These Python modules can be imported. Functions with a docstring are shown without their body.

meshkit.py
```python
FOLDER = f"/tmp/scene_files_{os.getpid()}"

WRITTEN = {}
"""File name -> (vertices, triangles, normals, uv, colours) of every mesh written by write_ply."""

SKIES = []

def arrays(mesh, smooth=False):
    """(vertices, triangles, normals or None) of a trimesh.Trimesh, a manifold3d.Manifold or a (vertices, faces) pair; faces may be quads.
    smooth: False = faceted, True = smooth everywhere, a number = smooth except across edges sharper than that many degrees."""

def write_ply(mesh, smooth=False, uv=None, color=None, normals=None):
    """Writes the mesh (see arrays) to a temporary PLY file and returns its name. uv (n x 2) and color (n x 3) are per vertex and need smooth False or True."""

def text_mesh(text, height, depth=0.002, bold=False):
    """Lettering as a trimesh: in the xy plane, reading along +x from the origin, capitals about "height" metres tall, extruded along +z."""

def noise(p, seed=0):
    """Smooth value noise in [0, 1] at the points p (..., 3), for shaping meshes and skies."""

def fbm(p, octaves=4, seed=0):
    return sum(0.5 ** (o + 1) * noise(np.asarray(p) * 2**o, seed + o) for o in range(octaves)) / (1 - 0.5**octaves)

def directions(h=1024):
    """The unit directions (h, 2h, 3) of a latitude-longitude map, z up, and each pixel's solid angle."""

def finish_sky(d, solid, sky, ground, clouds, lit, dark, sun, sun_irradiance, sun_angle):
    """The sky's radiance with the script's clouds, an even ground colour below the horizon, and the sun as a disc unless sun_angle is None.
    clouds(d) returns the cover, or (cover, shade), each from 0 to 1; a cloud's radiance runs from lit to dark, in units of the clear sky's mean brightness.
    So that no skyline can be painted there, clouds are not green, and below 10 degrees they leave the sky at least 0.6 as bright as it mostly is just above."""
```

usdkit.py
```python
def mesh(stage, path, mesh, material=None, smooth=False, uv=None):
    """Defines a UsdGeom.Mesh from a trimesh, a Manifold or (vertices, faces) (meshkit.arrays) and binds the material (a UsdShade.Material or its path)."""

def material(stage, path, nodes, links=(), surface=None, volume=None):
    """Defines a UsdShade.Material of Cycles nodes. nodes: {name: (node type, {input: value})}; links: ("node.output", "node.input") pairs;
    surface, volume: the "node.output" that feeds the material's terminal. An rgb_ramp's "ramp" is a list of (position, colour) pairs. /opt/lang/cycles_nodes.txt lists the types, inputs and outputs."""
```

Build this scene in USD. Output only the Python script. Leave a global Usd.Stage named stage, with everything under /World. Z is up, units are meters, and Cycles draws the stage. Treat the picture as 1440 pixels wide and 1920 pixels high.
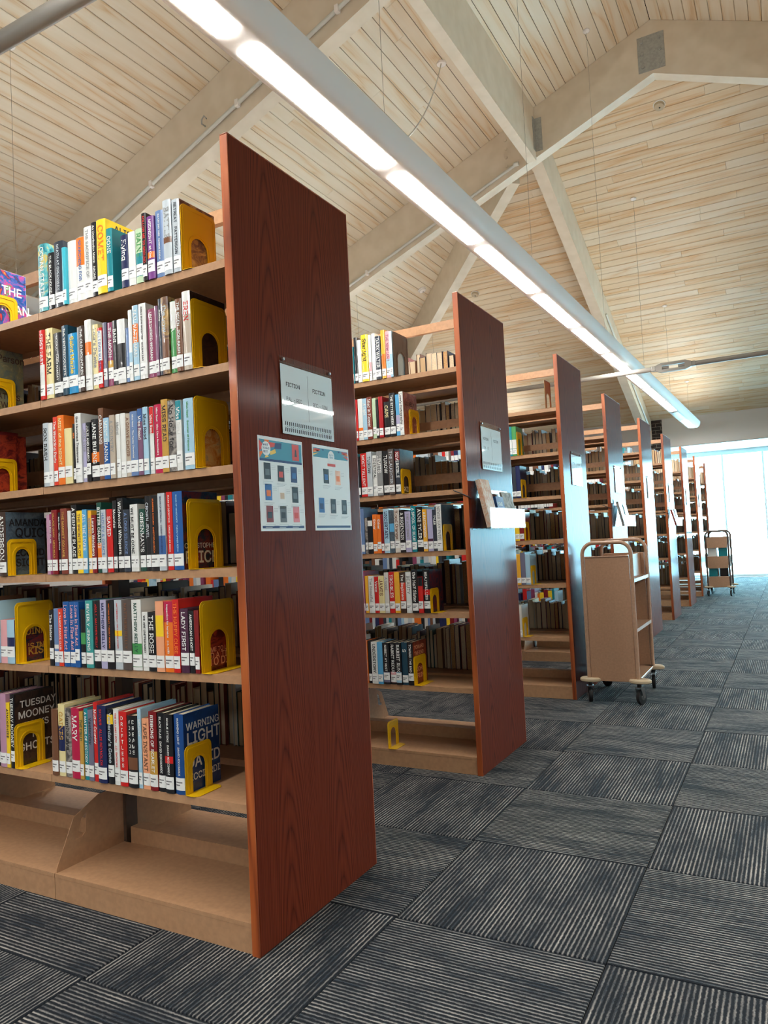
import math, random
import numpy as np
import trimesh, meshkit, usdkit
from shapely.geometry import Polygon
from pxr import Usd, UsdGeom, UsdLux, UsdShade, Gf, Sdf, Vt

stage = Usd.Stage.CreateInMemory()
UsdGeom.SetStageUpAxis(stage, UsdGeom.Tokens.z)
UsdGeom.SetStageMetersPerUnit(stage, 1.0)
W = UsdGeom.Xform.Define(stage, '/World')
stage.SetDefaultPrim(W.GetPrim())
rng = random.Random(7)

# ------------------------------------------------------------------ camera
CAM = (1.33276, 0.0, 1.10236)
RIGHT, DOWN, FWD = ((0.8752204, 0.481248, -0.048883), (-0.0633939, 0.0139299, -0.9978914), (-0.4795523, 0.8764738, 0.0426999))
cam = UsdGeom.Camera.Define(stage, '/World/camera')
cam.AddTransformOp().Set(Gf.Matrix4d(*RIGHT, 0, *[-a for a in DOWN], 0, *[-a for a in FWD], 0, *CAM, 1))
cam.CreateHorizontalApertureAttr(36.0)
cam.CreateVerticalApertureAttr(48.0)
cam.CreateFocalLengthAttr(36.0 * 1394.87 / 1440)
cam.CreateClippingRangeAttr(Gf.Vec2f(0.05, 400))
cam.CreateExposureAttr(1.62)

# ------------------------------------------------------------------ daylight (bright overcast sky) and lamp strength
SKY = 2.3
LAMP = 23.0          # radiance of the pendant lenses
UPLIGHT = 7.5        # radiance of the lens on top of the pendants
dome = UsdLux.DomeLight.Define(stage, '/World/sky')
dome.CreateIntensityAttr(SKY)
dome.CreateColorAttr(Gf.Vec3f(0.40, 0.81, 1.0))

# ------------------------------------------------------------------ helpers
taken = {}
def numbered(parent, name):
    k = (str(parent), name); n = taken.get(k, 0); taken[k] = n + 1
    return '%s/%s' % (parent, name if n == 0 else '%s_%03d' % (name, n))
def data(prim, label=None, cat=None, group=None, kind=None):
    for k, v in (('label', label), ('category', cat), ('group', group), ('kind', kind)):
        if v: prim.SetCustomDataByKey(k, v)
    return prim
def path_of(parent):
    return '/World' if parent is None else str(parent.GetPath())
def thing(name, label=None, cat=None, loc=(0, 0, 0), rz=0.0, group=None, kind=None, parent=None, matrix=None):
    x = UsdGeom.Xform.Define(stage, numbered(path_of(parent), name))
    if matrix is not None: x.AddTransformOp().Set(matrix)
    else:
        if any(loc): x.AddTranslateOp().Set(Gf.Vec3d(*map(float, loc)))
        if rz: x.AddRotateZOp().Set(float(rz))
    return data(x.GetPrim(), label, cat, group, kind)
def part(name, mesh, m, parent=None, smooth=False, matrix=None, **kw):
    if isinstance(mesh, MB): mesh = mesh.get()
    g = usdkit.mesh(stage, numbered(path_of(parent), name), mesh, m, smooth=smooth)
    if matrix is not None: g.AddTransformOp().Set(matrix)
    return data(g.GetPrim(), **kw)
def dup(root, loc, label, group=None, rz=0, scale=None, cat=None):
    was = root.GetCustomData()
    x = UsdGeom.Xform.Define(stage, numbered('/World', root.GetName().rsplit('_0', 1)[0]))
    x.AddTranslateOp().Set(Gf.Vec3d(*map(float, loc)))
    if rz: x.AddRotateZOp().Set(float(rz))
    if scale: x.AddScaleOp().Set(Gf.Vec3f(*scale))
    p = x.GetPrim(); p.GetReferences().AddInternalReference(root.GetPath()); p.SetInstanceable(True)
    x.SetXformOpOrder([o for o in x.GetOrderedXformOps()])
    return data(p, label, cat or was['category'], group or was.get('group'))
def mtx(ax, ay, az, o):
    return Gf.Matrix4d(*map(float, ax), 0, *map(float, ay), 0, *map(float, az), 0, *map(float, o), 1)

class MB:
    def __init__(s): s.v, s.f, s.n = [], [], 0
    def add(s, v, f):
        v = np.asarray(v, float); f = np.asarray(f, int)
        if f.shape[1] == 4: f = np.vstack([f[:, [0, 1, 2]], f[:, [0, 2, 3]]])
        s.v.append(v); s.f.append(f + s.n); s.n += len(v); return s
    def mesh(s, m): return s.add(np.array(m.vertices), np.array(m.faces))
    def box(s, x0, x1, y0, y1, z0, z1):
        v = [(x, y, z) for z in (z0, z1) for y in (y0, y1) for x in (x0, x1)]
        return s.add(v, [(0, 2, 3, 1), (4, 5, 7, 6), (0, 1, 5, 4), (2, 6, 7, 3), (0, 4, 6, 2), (1, 3, 7, 5)])
    def hexa(s, v):   # 8 corners, bottom ring then top ring
        return s.add(v, [(0, 3, 2, 1), (4, 5, 6, 7), (0, 1, 5, 4), (1, 2, 6, 5), (2, 3, 7, 6), (3, 0, 4, 7)])
    def tube(s, pts, r, n=8, caps=True):
        pts = np.asarray(pts, float); k = len(pts)
        t = np.gradient(pts, axis=0); t /= np.linalg.norm(t, axis=1, keepdims=True)
        ref = np.array([0, 0, 1.0]) if abs(t[0][2]) < .9 else np.array([1.0, 0, 0])
        V = []
        for i in range(k):
            a = np.cross(t[i], ref); a /= np.linalg.norm(a); b = np.cross(t[i], a); ref2 = np.cross(a, t[i]); ref = ref2 if abs(np.dot(ref2, t[i])) < .9 else ref
            rr = r if np.isscalar(r) else r[i]
            V += [pts[i] + rr * (math.cos(q) * a + math.sin(q) * b) for q in np.arange(n) * 2 * math.pi / n]
        F = [(i * n + j, i * n + (j + 1) % n, (i + 1) * n + (j + 1) % n, (i + 1) * n + j) for i in range(k - 1) for j in range(n)]
        s.add(V, F)
        if caps:
            s.add(V[:n], [(0, j + 1, j) for j in range(1, n - 1)]); s.add(V[-n:], [(0, j, j + 1) for j in range(1, n - 1)])
        return s
    def lathe(s, prof, o=(0, 0, 0), n=16, axis='z'):
        V = []
        for r, z in prof:
            for q in np.arange(n) * 2 * math.pi / n:
                p = (r * math.cos(q), r * math.sin(q), z)
                if axis == 'x': p = (p[2], p[0], p[1])
                if axis == 'y': p = (p[0], p[2], p[1])
                V.append((p[0] + o[0], p[1] + o[1], p[2] + o[2]))
        F = [(i * n + j, i * n + (j + 1) % n, (i + 1) * n + (j + 1) % n, (i + 1) * n + j) for i in range(len(prof) - 1) for j in range(n)]
        return s.add(V, F)
    def quad(s, a, b, c, d): return s.add([a, b, c, d], [(0, 1, 2, 3)])
    def get(s): return np.vstack(s.v), np.vstack(s.f)
def extrude(poly, d, to=None):
    m = trimesh.creation.extrude_polygon(poly, d, engine='earcut')
    if to is not None: m.vertices = to(m.vertices)
    return m
XZ_Y = lambda y0: (lambda v: np.c_[v[:, 0], y0 + v[:, 2], v[:, 1]])   # polygon in x,z pulled along y
YZ_X = lambda x0: (lambda v: np.c_[x0 + v[:, 2], v[:, 0], v[:, 1]])   # polygon in y,z pulled along x
def rbox(x0, x1, y0, y1, z0, z1, b=.002):
    """box with chamfered edges"""
    pts = []
    for x, sx in ((x0, 1), (x1, -1)):
        for y, sy in ((y0, 1), (y1, -1)):
            for z, sz in ((z0, 1), (z1, -1)):
                pts += [(x + sx * b, y + sy * b, z), (x + sx * b, y, z + sz * b), (x, y + sy * b, z + sz * b)]
    return trimesh.convex.convex_hull(np.array(pts))
_txt = {}
def text_flat(t, bold=True):
    """front faces of a line of lettering: (vertices with cap height 1, faces, width)"""
    if (t, bold) not in _txt:
        m = meshkit.text_mesh(t, 1.0, depth=.01, bold=bold)
        fz = m.vertices[m.faces][:, :, 2].min(1) > .005
        f = m.faces[fz]; u, inv = np.unique(f, return_inverse=True)
        v = np.array(m.vertices)[u]; w = v[:, 0].max()
        _txt[(t, bold)] = (v[:, :2] - [v[:, 0].min(), 0], inv.reshape(-1, 3), w - v[:, 0].min())
    return _txt[(t, bold)]

# ------------------------------------------------------------------ materials
def mat(name, nodes, links=(), surface='p.BSDF'):
    return usdkit.material(stage, '/World/Looks/' + name, nodes, links, surface=surface)
_plain = {}
def plain(name, rgb, rough=.5, metallic=0.0, coat=0.0, **kw):
    if name not in _plain:
        _plain[name] = mat(name, {'p': ('principled_bsdf', dict(base_color=rgb, roughness=rough, metallic=metallic, coat_weight=coat, **kw))})
    return _plain[name]
def srgb(r, g, b):
    f = lambda c: c / 12.92 if c <= .04045 else ((c + .055) / 1.055) ** 2.4
    return tuple(f(c / 255) for c in (r, g, b))
def mottled(name, a, b, scale=30, rough=.45, coat=0.0, bumpd=0.0, detail=4):
    n = {'t': ('texture_coordinate', {}), 'n': ('noise_texture', {'scale': scale, 'detail': detail}), 'r': ('rgb_ramp', {'ramp': [(.35, a), (.65, b)]}),
         'p': ('principled_bsdf', {'roughness': rough, 'coat_weight': coat})}
    l = [('t.object', 'n.vector'), ('n.fac', 'r.fac'), ('r.color', 'p.base_color')]
    if bumpd:
        n['b'] = ('bump', {'strength': .5, 'distance': bumpd}); l += [('n.fac', 'b.height'), ('b.normal', 'p.normal')]
    return mat(name, n, l)
def wood(name, stops, along, rough, coat=0.0, coat_rough=.1, rings=26, ring_mix=.5, per_object=False, fine=90, spec=.5, coat_ior=1.5):
    """plain-sawn board: cathedral figure plus fine pores; along = axis of the grain"""
    sc = [1.0, 1.0, 1.0]; sc['xyz'.index(along)] = .10
    sf = [1.0, 1.0, 1.0]; sf['xyz'.index(along)] = .022
    n = {'t': ('texture_coordinate', {}), 'g': ('geometry', {}), 'o': ('object_info', {}),
         'off': ('vector_math', {'math_type': 'add'}), 'k': ('vector_math', {'math_type': 'scale', 'scale': 37.0}), 'c': ('combine_xyz', {}),
         'm': ('mapping', {'scale': tuple(sc)}), 'mf': ('mapping', {'scale': tuple(sf)}),
         'n1': ('noise_texture', {'scale': 5.0, 'detail': 2, 'roughness': .4}), 'x': ('math', {'math_type': 'multiply', 'value2': float(rings)}),
         's': ('math', {'math_type': 'pingpong', 'value2': 1.0}),
         'n2': ('noise_texture', {'scale': float(fine), 'detail': 3, 'roughness': .6}),
         'mixf': ('mix_float', {'fac': ring_mix}), 'r': ('rgb_ramp', {'ramp': stops}),
         'b': ('bump', {'strength': .15, 'distance': .002}),
         'p': ('principled_bsdf', {'roughness': rough, 'coat_weight': coat, 'coat_roughness': coat_rough, 'coat_ior': coat_ior, 'specular_ior_level': spec})}
    l = [('o.random', 'c.x'), ('o.random', 'c.y'), ('o.random', 'c.z'), ('c.vector', 'k.vector1'), ('k.vector', 'off.vector2'),
         ('t.object' if per_object else 'g.position', 'off.vector1'),
         ('off.vector', 'm.vector'), ('off.vector', 'mf.vector'), ('m.vector', 'n1.vector'), ('mf.vector', 'n2.vector'),
         ('n1.fac', 'x.value1'), ('x.value', 's.value1'), ('n2.fac', 'mixf.a'), ('s.value', 'mixf.b'), ('mixf.result', 'r.fac'), ('r.color', 'p.base_color'),
         ('n2.fac', 'b.height'), ('b.normal', 'p.normal')]
    return mat(name, n, l)

M = {}
def veneer(name, stops):
    """dark stained oak panel with two tall cathedral figures side by side, grain upright"""
    n = {'t': ('texture_coordinate', {}), 'o': ('object_info', {}), 's': ('separate_xyz', {}), 'm': ('mapping', {'scale': (1, 1, .16)}), 'n0': ('noise_texture', {'scale': 7.0, 'detail': 2}),
         'yw': ('math', {'math_type': 'multiply_add', 'value2': .05}), 'pp': ('math', {'math_type': 'pingpong', 'value2': .32}), 'd': ('math', {'math_type': 'subtract', 'value2': .185}),
         'd2': ('math', {'math_type': 'multiply'}), 'k': ('math', {'math_type': 'multiply_add', 'value2': 105.0}), 'nz': ('math', {'math_type': 'multiply_add', 'value2': .42}),
         'fr': ('math', {'math_type': 'multiply', 'value2': 15.0}), 'rg': ('math', {'math_type': 'pingpong', 'value2': 1.0}), 'pw': ('math', {'math_type': 'power', 'value2': .6}),
         'mf': ('mapping', {'scale': (1, 1, .02)}), 'nf': ('noise_texture', {'scale': 150.0, 'detail': 3, 'roughness': .65}), 'mx': ('mix_float', {'fac': .34}),
         'r': ('rgb_ramp', {'ramp': stops}), 'b': ('bump', {'strength': .12, 'distance': .0015}),
         'p': ('principled_bsdf', {'roughness': .62, 'specular_ior_level': .02, 'coat_weight': .4, 'coat_roughness': .13, 'coat_ior': 1.22})}
    l = [('t.object', 's.vector'), ('t.object', 'm.vector'), ('m.vector', 'n0.vector'), ('n0.fac', 'yw.value1'), ('s.y', 'yw.value3'), ('yw.value', 'pp.value1'), ('pp.value', 'd.value1'),
         ('d.value', 'd2.value1'), ('d.value', 'd2.value2'), ('d2.value', 'k.value1'), ('s.z', 'k.value3'), ('n0.fac', 'nz.value1'), ('k.value', 'nz.value3'), ('nz.value', 'fr.value1'),
         ('fr.value', 'rg.value1'), ('rg.value', 'pw.value1'), ('t.object', 'mf.vector'), ('mf.vector', 'nf.vector'), ('nf.fac', 'mx.a'), ('pw.value', 'mx.b'), ('mx.result', 'r.fac'), ('r.color', 'p.base_color'),
         ('nf.fac', 'b.height'), ('b.normal', 'p.normal')]
    return mat(name, n, l)
M['veneer'] = veneer('veneer', [(.22, srgb(58, 24, 15)), (.5, srgb(98, 39, 23)), (.8, srgb(116, 50, 29))])
M['oak_edge'] = wood('oak_edge', [(.2, srgb(120, 52, 20)), (.5, srgb(168, 82, 34)), (.85, srgb(190, 104, 50))], 'z', .38, coat=.3, rings=22, ring_mix=.5)
M['enamel'] = mottled('tan_enamel', srgb(172, 132, 98), srgb(184, 142, 106), scale=60, rough=.38)
M['enamel_dark'] = mottled('brown_enamel', srgb(70, 54, 42), srgb(80, 62, 48), scale=60, rough=.45)
M['cart'] = mottled('cart_enamel', srgb(170, 132, 104), srgb(180, 141, 112), scale=80, rough=.42)
M['cart_tube'] = mottled('cart_tube_enamel', srgb(172, 138, 112), srgb(184, 148, 122), scale=80, rough=.35)
pine = [(.16, srgb(206, 170, 128)), (.30, srgb(217, 194, 162)), (.46, srgb(221, 205, 180)), (.85, srgb(224, 211, 190))]
M['plank'] = wood('whitewashed_pine', pine, 'x', .6, rings=9, ring_mix=.5, per_object=True, fine=70, spec=.25)
pine2 = [(.16, srgb(204, 160, 112)), (.32, srgb(214, 184, 146)), (.5, srgb(220, 198, 166)), (.85, srgb(224, 206, 178))]
M['plank2'] = wood('whitewashed_pine_tan', pine2, 'x', .6, rings=8, ring_mix=.5, per_object=True, fine=70, spec=.25)
M['deck'] = plain('roof_deck', srgb(60, 42, 28), .9)
M['beam'] = mottled('painted_beam', srgb(214, 199, 176), srgb(222, 208, 187), scale=6, rough=.6, bumpd=.002)
M['steel'] = mottled('grey_steel', srgb(152, 152, 146), srgb(168, 168, 160), scale=40, rough=.45)
M['conduit'] = plain('conduit_paint', srgb(205, 205, 196), .35)
M['rod'] = plain('rod_paint', srgb(158, 154, 146), .3)
M['white_metal'] = plain('white_metal', srgb(238, 232, 226), .62)
M['wall'] = mottled('wall_paint', srgb(206, 200, 196), srgb(212, 206, 202), scale=90, rough=.7)
M['frame'] = plain('window_frame', srgb(236, 240, 240), .4)
M['yellow'] = plain('yellow_enamel', srgb(232, 183, 8), .32, coat=.3)
M['brown_steel'] = plain('brown_steel', srgb(96, 80, 68), .3)
M['tan_steel'] = plain('tan_steel', srgb(190, 150, 100), .4)
M['pages'] = mottled('book_pages', srgb(206, 190, 160), srgb(222, 208, 180), scale=160, rough=.8)
M['pages_old'] = mottled('book_pages_old', srgb(186, 146, 96), srgb(206, 168, 118), scale=160, rough=.8)
M['label'] = plain('paper_label', srgb(236, 238, 236), .45)
M['paper'] = plain('paper', srgb(226, 230, 228), .6)
M['ink'] = plain('ink', srgb(30, 30, 34), .6)
M['grey_ink'] = plain('grey_ink', srgb(120, 120, 122), .6)
M['pale_ink'] = plain('pale_ink', srgb(188, 192, 194), .6)
M['rubber'] = plain('black_rubber', srgb(22, 22, 24), .55)
M['bumper'] = plain('cream_bumper', srgb(190, 172, 142), .55)
M['chrome'] = plain('chrome', srgb(190, 190, 190), .22, 1.0)
M['brick'] = mottled('dark_brick', srgb(38, 34, 34), srgb(60, 50, 48), scale=30, rough=.85)
M['mortar'] = plain('mortar', srgb(150, 142, 132), .9)
M['cable'] = plain('thin_cable', srgb(150, 140, 124), .5)
M['cord'] = plain('white_cord', srgb(225, 222, 214), .5)
def emitter(name, rgb, s):
    return mat(name, {'e': ('emission', {'color': rgb, 'strength': s})}, surface='e.emission')
M['lens'] = emitter('lamp_lens', (1.0, .992, .965), LAMP)
M['up_lens'] = emitter('lamp_up_lens', (1.0, .975, .93), UPLIGHT)
M['lens_off'] = plain('lens_off', srgb(200, 208, 208), .4)
def clear(name, tint, ior, rough):
    """thin clear sheet: the light passes straight, the outer face mirrors by its fresnel term"""
    return mat(name, {'t': ('transparent_bsdf', {'color': tint}), 'g': ('glossy_bsdf', {'roughness': rough, 'color': (1, 1, 1)}), 'f': ('fresnel', {'IOR': ior}), 'b': ('geometry', {}),
                      'i': ('math', {'math_type': 'subtract', 'value1': 1.0}), 'x': ('math', {'math_type': 'multiply'}), 'm': ('mix_closure', {})},
               [('b.backfacing', 'i.value2'), ('i.value', 'x.value1'), ('f.fac', 'x.value2'), ('x.value', 'm.fac'), ('t.BSDF', 'm.closure1'), ('g.BSDF', 'm.closure2')], surface='m.closure')
M['glass'] = clear('window_glass', (.97, 1, 1), 1.45, .02)
M['acrylic'] = clear('clear_acrylic', (.975, .985, .99), 1.32, .03)
def carpet(name):
    """loop-pile carpet tile, ribs along the local x axis"""
    n = {'t': ('texture_coordinate', {}), 'o': ('object_info', {}), 'c': ('combine_xyz', {}), 'k': ('vector_math', {'math_type': 'scale', 'scale': 53.0}),
         'off': ('vector_math', {'math_type': 'add'}), 'sx': ('separate_xyz', {}),
         'wob': ('noise_texture', {'scale': 95.0, 'detail': 2}), 'wm': ('math', {'math_type': 'multiply_add', 'value2': .0058, 'value3': 0.0}),
         'ya': ('math', {'math_type': 'add'}), 'yf': ('math', {'math_type': 'multiply', 'value2': 2 * math.pi / .0128}), 'sn': ('math', {'math_type': 'sine'}),
         'rib': ('map_range', {'from_min': -.30, 'from_max': .95, 'clamp': True}),
         'm1': ('mapping', {'scale': (1.0, 3.0, 1.0)}), 'n1': ('noise_texture', {'scale': 3.0, 'detail': 6, 'roughness': .75}),
         'm2': ('mapping', {'scale': (.5, 15.0, 1.0)}), 'n2': ('noise_texture', {'scale': 5.5, 'detail': 3}),
         'add': ('math', {'math_type': 'multiply_add', 'value2': .45, 'value3': 0.0}),
         'yarn': ('map_range', {'from_min': .60, 'from_max': .92, 'clamp': True}),
         'fl': ('noise_texture', {'scale': 420.0, 'detail': 2}), 'flr': ('rgb_ramp', {'ramp': [(.3, srgb(30, 37, 44)), (.7, srgb(58, 67, 76))]}),
         'light': ('rgb_ramp', {'ramp': [(.3, srgb(140, 136, 130)), (.7, srgb(200, 195, 186))]}),
         'amt': ('math', {'math_type': 'multiply'}), 'cm': ('mix_color', {}), 'dk': ('rgb_ramp', {'ramp': [(0, (.32, .32, .34)), (1, (1, 1, 1))]}), 'mul': ('mix_color', {'blend_type': 'multiply', 'fac': 1.0}),
         'b': ('bump', {'strength': .7, 'distance': .003}), 'p': ('principled_bsdf', {'roughness': .95, 'specular_ior_level': .12, 'sheen_weight': .05})}
    l = [('o.random', 'c.x'), ('o.random', 'c.y'), ('c.vector', 'k.vector1'), ('t.object', 'off.vector1'), ('k.vector', 'off.vector2'), ('t.object', 'sx.vector'),
         ('off.vector', 'wob.vector'), ('wob.fac', 'wm.value1'), ('sx.y', 'ya.value1'), ('wm.value', 'ya.value2'), ('ya.value', 'yf.value1'), ('yf.value', 'sn.value1'), ('sn.value', 'rib.value'),
         ('off.vector', 'm1.vector'), ('m1.vector', 'n1.vector'), ('off.vector', 'm2.vector'), ('m2.vector', 'n2.vector'),
         ('n2.fac', 'add.value1'), ('n1.fac', 'add.value3'), ('add.value', 'yarn.value'),
         ('t.object', 'fl.vector'), ('fl.fac', 'flr.fac'), ('fl.fac', 'light.fac'), ('rib.result', 'amt.value1'), ('yarn.result', 'amt.value2'),
         ('amt.value', 'cm.fac'), ('flr.color', 'cm.a'), ('light.color', 'cm.b'), ('rib.result', 'dk.fac'), ('cm.result', 'mul.a'), ('dk.color', 'mul.b'), ('mul.result', 'p.base_color'),
         ('rib.result', 'b.height'), ('b.normal', 'p.normal')]
    return mat(name, n, l)
M['carpet'] = carpet('carpet_tile')
def art(name, cols, scale=14):
    """a printed picture of soft blotches for jackets whose picture cannot be read"""
    k = len(cols)
    n = {'t': ('texture_coordinate', {}), 'n': ('noise_texture', {'scale': scale, 'detail': 5, 'roughness': .65, 'distortion': 1.2}),
         'r': ('rgb_ramp', {'ramp': [(.28 + .44 * i / (k - 1), c) for i, c in enumerate(cols)]}), 'p': ('principled_bsdf', {'roughness': .3, 'coat_weight': .4})}
    return mat(name, n, [('t.object', 'n.vector'), ('n.fac', 'r.fac'), ('r.color', 'p.base_color')])

# ================================================================== THE ROOM
XR, ZR, SL = 0.273, 6.91, 0.405            # ridge line and pitch of the main roof
XL, XRT = -8.4, 8.946                      # side walls
YB, YW, YG = -6.0, 16.2, 18.0              # wall behind, wall with the opening, glass wall
YA, YBM = 5.27, 8.80                       # the two rafters in view
NODE = -1.18                               # purlin line
FZ, FY, FS = 6.345, 8.80, 0.40             # far roof slope: z = FZ - FS (y - FY)
zl = lambda x: ZR - SL * (XR - x)
zr = lambda x: ZR - SL * (x - XR)
zf = lambda y: FZ - FS * (y - FY)

floor = thing('floor', 'dark grey carpet of ribbed square tiles laid quarter-turn', kind='structure')
part('subfloor', MB().box(XL, XRT, YB, YW + .2, -.12, -.008).box(-2.2, XRT, YW + .2, YG + .1, -.12, -.008), plain('subfloor', (.03, .03, .032), .95), floor)
T, TX0, TY0 = .6096, .233, 1.962
def tile_mesh(g=.0012, h=.008):
    a = T / 2 - g
    return MB().add([(-a, -a, -h), (a, -a, -h), (a, a, -h), (-a, a, -h), (-a, -a, -.0015), (a, -a, -.0015), (a, a, -.0015), (-a, a, -.0015),
                     (-a + .002, -a + .002, 0), (a - .002, -a + .002, 0), (a - .002, a - .002, 0), (-a + .002, a - .002, 0)],
                    [(0, 1, 5, 4), (1, 2, 6, 5), (2, 3, 7, 6), (3, 0, 4, 7), (4, 5, 9, 8), (5, 6, 10, 9), (6, 7, 11, 10), (7, 4, 8, 11), (8, 9, 10, 11)])
tile = tile_mesh().get()
rest = {0: MB(), 1: MB()}
for i in range(-15, 15):
    for j in range(-14, 28):
        cx, cy = TX0 + (i + .5) * T, TY0 + (j + .5) * T
        if cx - T / 2 < XL or cx + T / 2 > XRT or cy + T / 2 > YG or (cy > YW - .2 and cx < -2.1): continue
        q = (i + j) % 2        # tile (0, 0) has its ribs along y
        turn = ((i * 7 + j * 13) % 4 // 2) * 2 + (1 - q)
        c, s = [(1, 0), (0, 1), (-1, 0), (0, -1)][turn]
        if -2.1 < cx < 1.7 and .9 < cy:
            part('carpet_tile', tile, M['carpet'], floor, matrix=mtx((c, s, 0), (-s, c, 0), (0, 0, 1), (cx, cy, 0)))
        else:
            v, f = tile
            rest[turn % 2].add(np.asarray(v) + ([cx, cy, 0] if turn % 2 == 0 else [cy, -cx, 0]), f)
part('carpet_field', rest[0], M['carpet'], floor, kind='stuff')
part('carpet_field', rest[1], M['carpet'], floor, matrix=mtx((0, 1, 0), (-1, 0, 0), (0, 0, 1), (0, 0, 0)), kind='stuff')

# ---- walls
def struct(name, mesh, m, label=None, smooth=False):
    return part(name, mesh, m, None, smooth, kind='structure', label=label)
struct('wall_left', MB().box(XL - .2, XL, YB - .2, YW + .2, -.1, 3.75), M['wall'], 'plain light wall far behind the bookcases')
struct('wall_right', MB().box(XRT, XRT + .2, YB - .2, YG + .4, -.1, 3.75), M['wall'], 'plain light wall on the aisle side')
gab = Polygon([(XL - .2, -.1), (XRT + .2, -.1), (XRT + .2, 3.4), (XR, ZR + .1), (XL - .2, 3.4)])
struct('wall_back', extrude(gab, .2, XZ_Y(YB - .2)), M['wall'], 'gable wall behind the viewer')
wf = thing('wall_front', 'pale painted wall above the opening to the window bay', kind='structure')
part('header', MB().box(-.9, XRT, YW, YW + .16, 2.8, 3.75), M['wall'], wf)
part('wall_face', MB().box(XL, -1.35, YW, YW + .16, -.01, 3.75), M['wall'], wf)
pier = thing('brick_pier', parent=wf)
pier.SetCustomDataByKey('label', 'dark brick pier with pale mortar joints')
part('mortar', MB().box(-1.345, -.905, YW + .008, YW + .16, 0, 3.6), M['mortar'], pier)
hgt, bl = .062, .205
bm = MB()
for r in range(50):
    z0 = .006 + r * (hgt + .010)
    if z0 + hgt > 3.5: break
    x = -1.35 - (bl / 2 if r % 2 else 0)
    while x < -.9:
        a, b = max(x, -1.35), min(x + bl, -.9)
        if b - a > .02: bm.mesh(rbox(a, b, YW - .002 * ((r * 3 + int(x * 50)) % 3), YW + .15, z0, z0 + hgt, .003))
        x += bl + .010
part('brick', bm, M['brick'], pier, kind='stuff')
struct('ceiling', MB().box(-2.2, XRT, YW + .16, YG + .2, 2.8, 2.9), M['wall'], 'flat plaster soffit of the window bay')
struct('wall_bay', MB().box(-2.4, -2.2, YW + .16, YG + .2, -.1, 2.9), M['wall'], 'plain side wall of the window bay')
struct('trim_1', MB().box(-.9, XRT, YW - .012, YW + .17, 2.786, 2.80), M['steel'], 'thin metal trim under the header')

# ---- glass wall
win = thing('window_1', 'floor-to-ceiling glass wall with slim frames, bright daylight behind', kind='structure')
xs = [-2.15, -.95, .06, .86, 2.1, 3.3, 4.5, 5.7, 6.9, 8.9]
part('head_rail', rbox(-2.2, XRT, YG, YG + .08, 2.70, 2.80, .004), M['frame'], win)
part('sill_rail', rbox(-2.2, XRT, YG, YG + .08, 0, .06, .004), M['frame'], win)
for x in xs: part('mullion', rbox(x - .018, x + .018, YG, YG + .07, .06, 2.70, .004), M['frame'], win)
for a, b in zip(xs[:-1], xs[1:]): part('pane', MB().box(a + .018, b - .018, YG + .03, YG + .038, .06, 2.70), M['glass'], win)
og = part('pavement', MB().box(-60, 60, YG + .1, 27.0, -.3, -.03), plain('pale_concrete', srgb(214, 218, 220), .8), None, kind='structure', label='pale concrete outside the glass wall')
part('road', MB().box(-60, 60, 27.0, 33.0, -.3, -.05), plain('asphalt', srgb(112, 118, 122), .9), None, kind='structure', label='grey road beyond the pavement')
part('snow_field', MB().box(-120, 120, 33.0, 140, -.3, -.04), plain('pale_field', srgb(224, 228, 230), .9), None, kind='structure', label='white open ground beyond the road')

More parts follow.
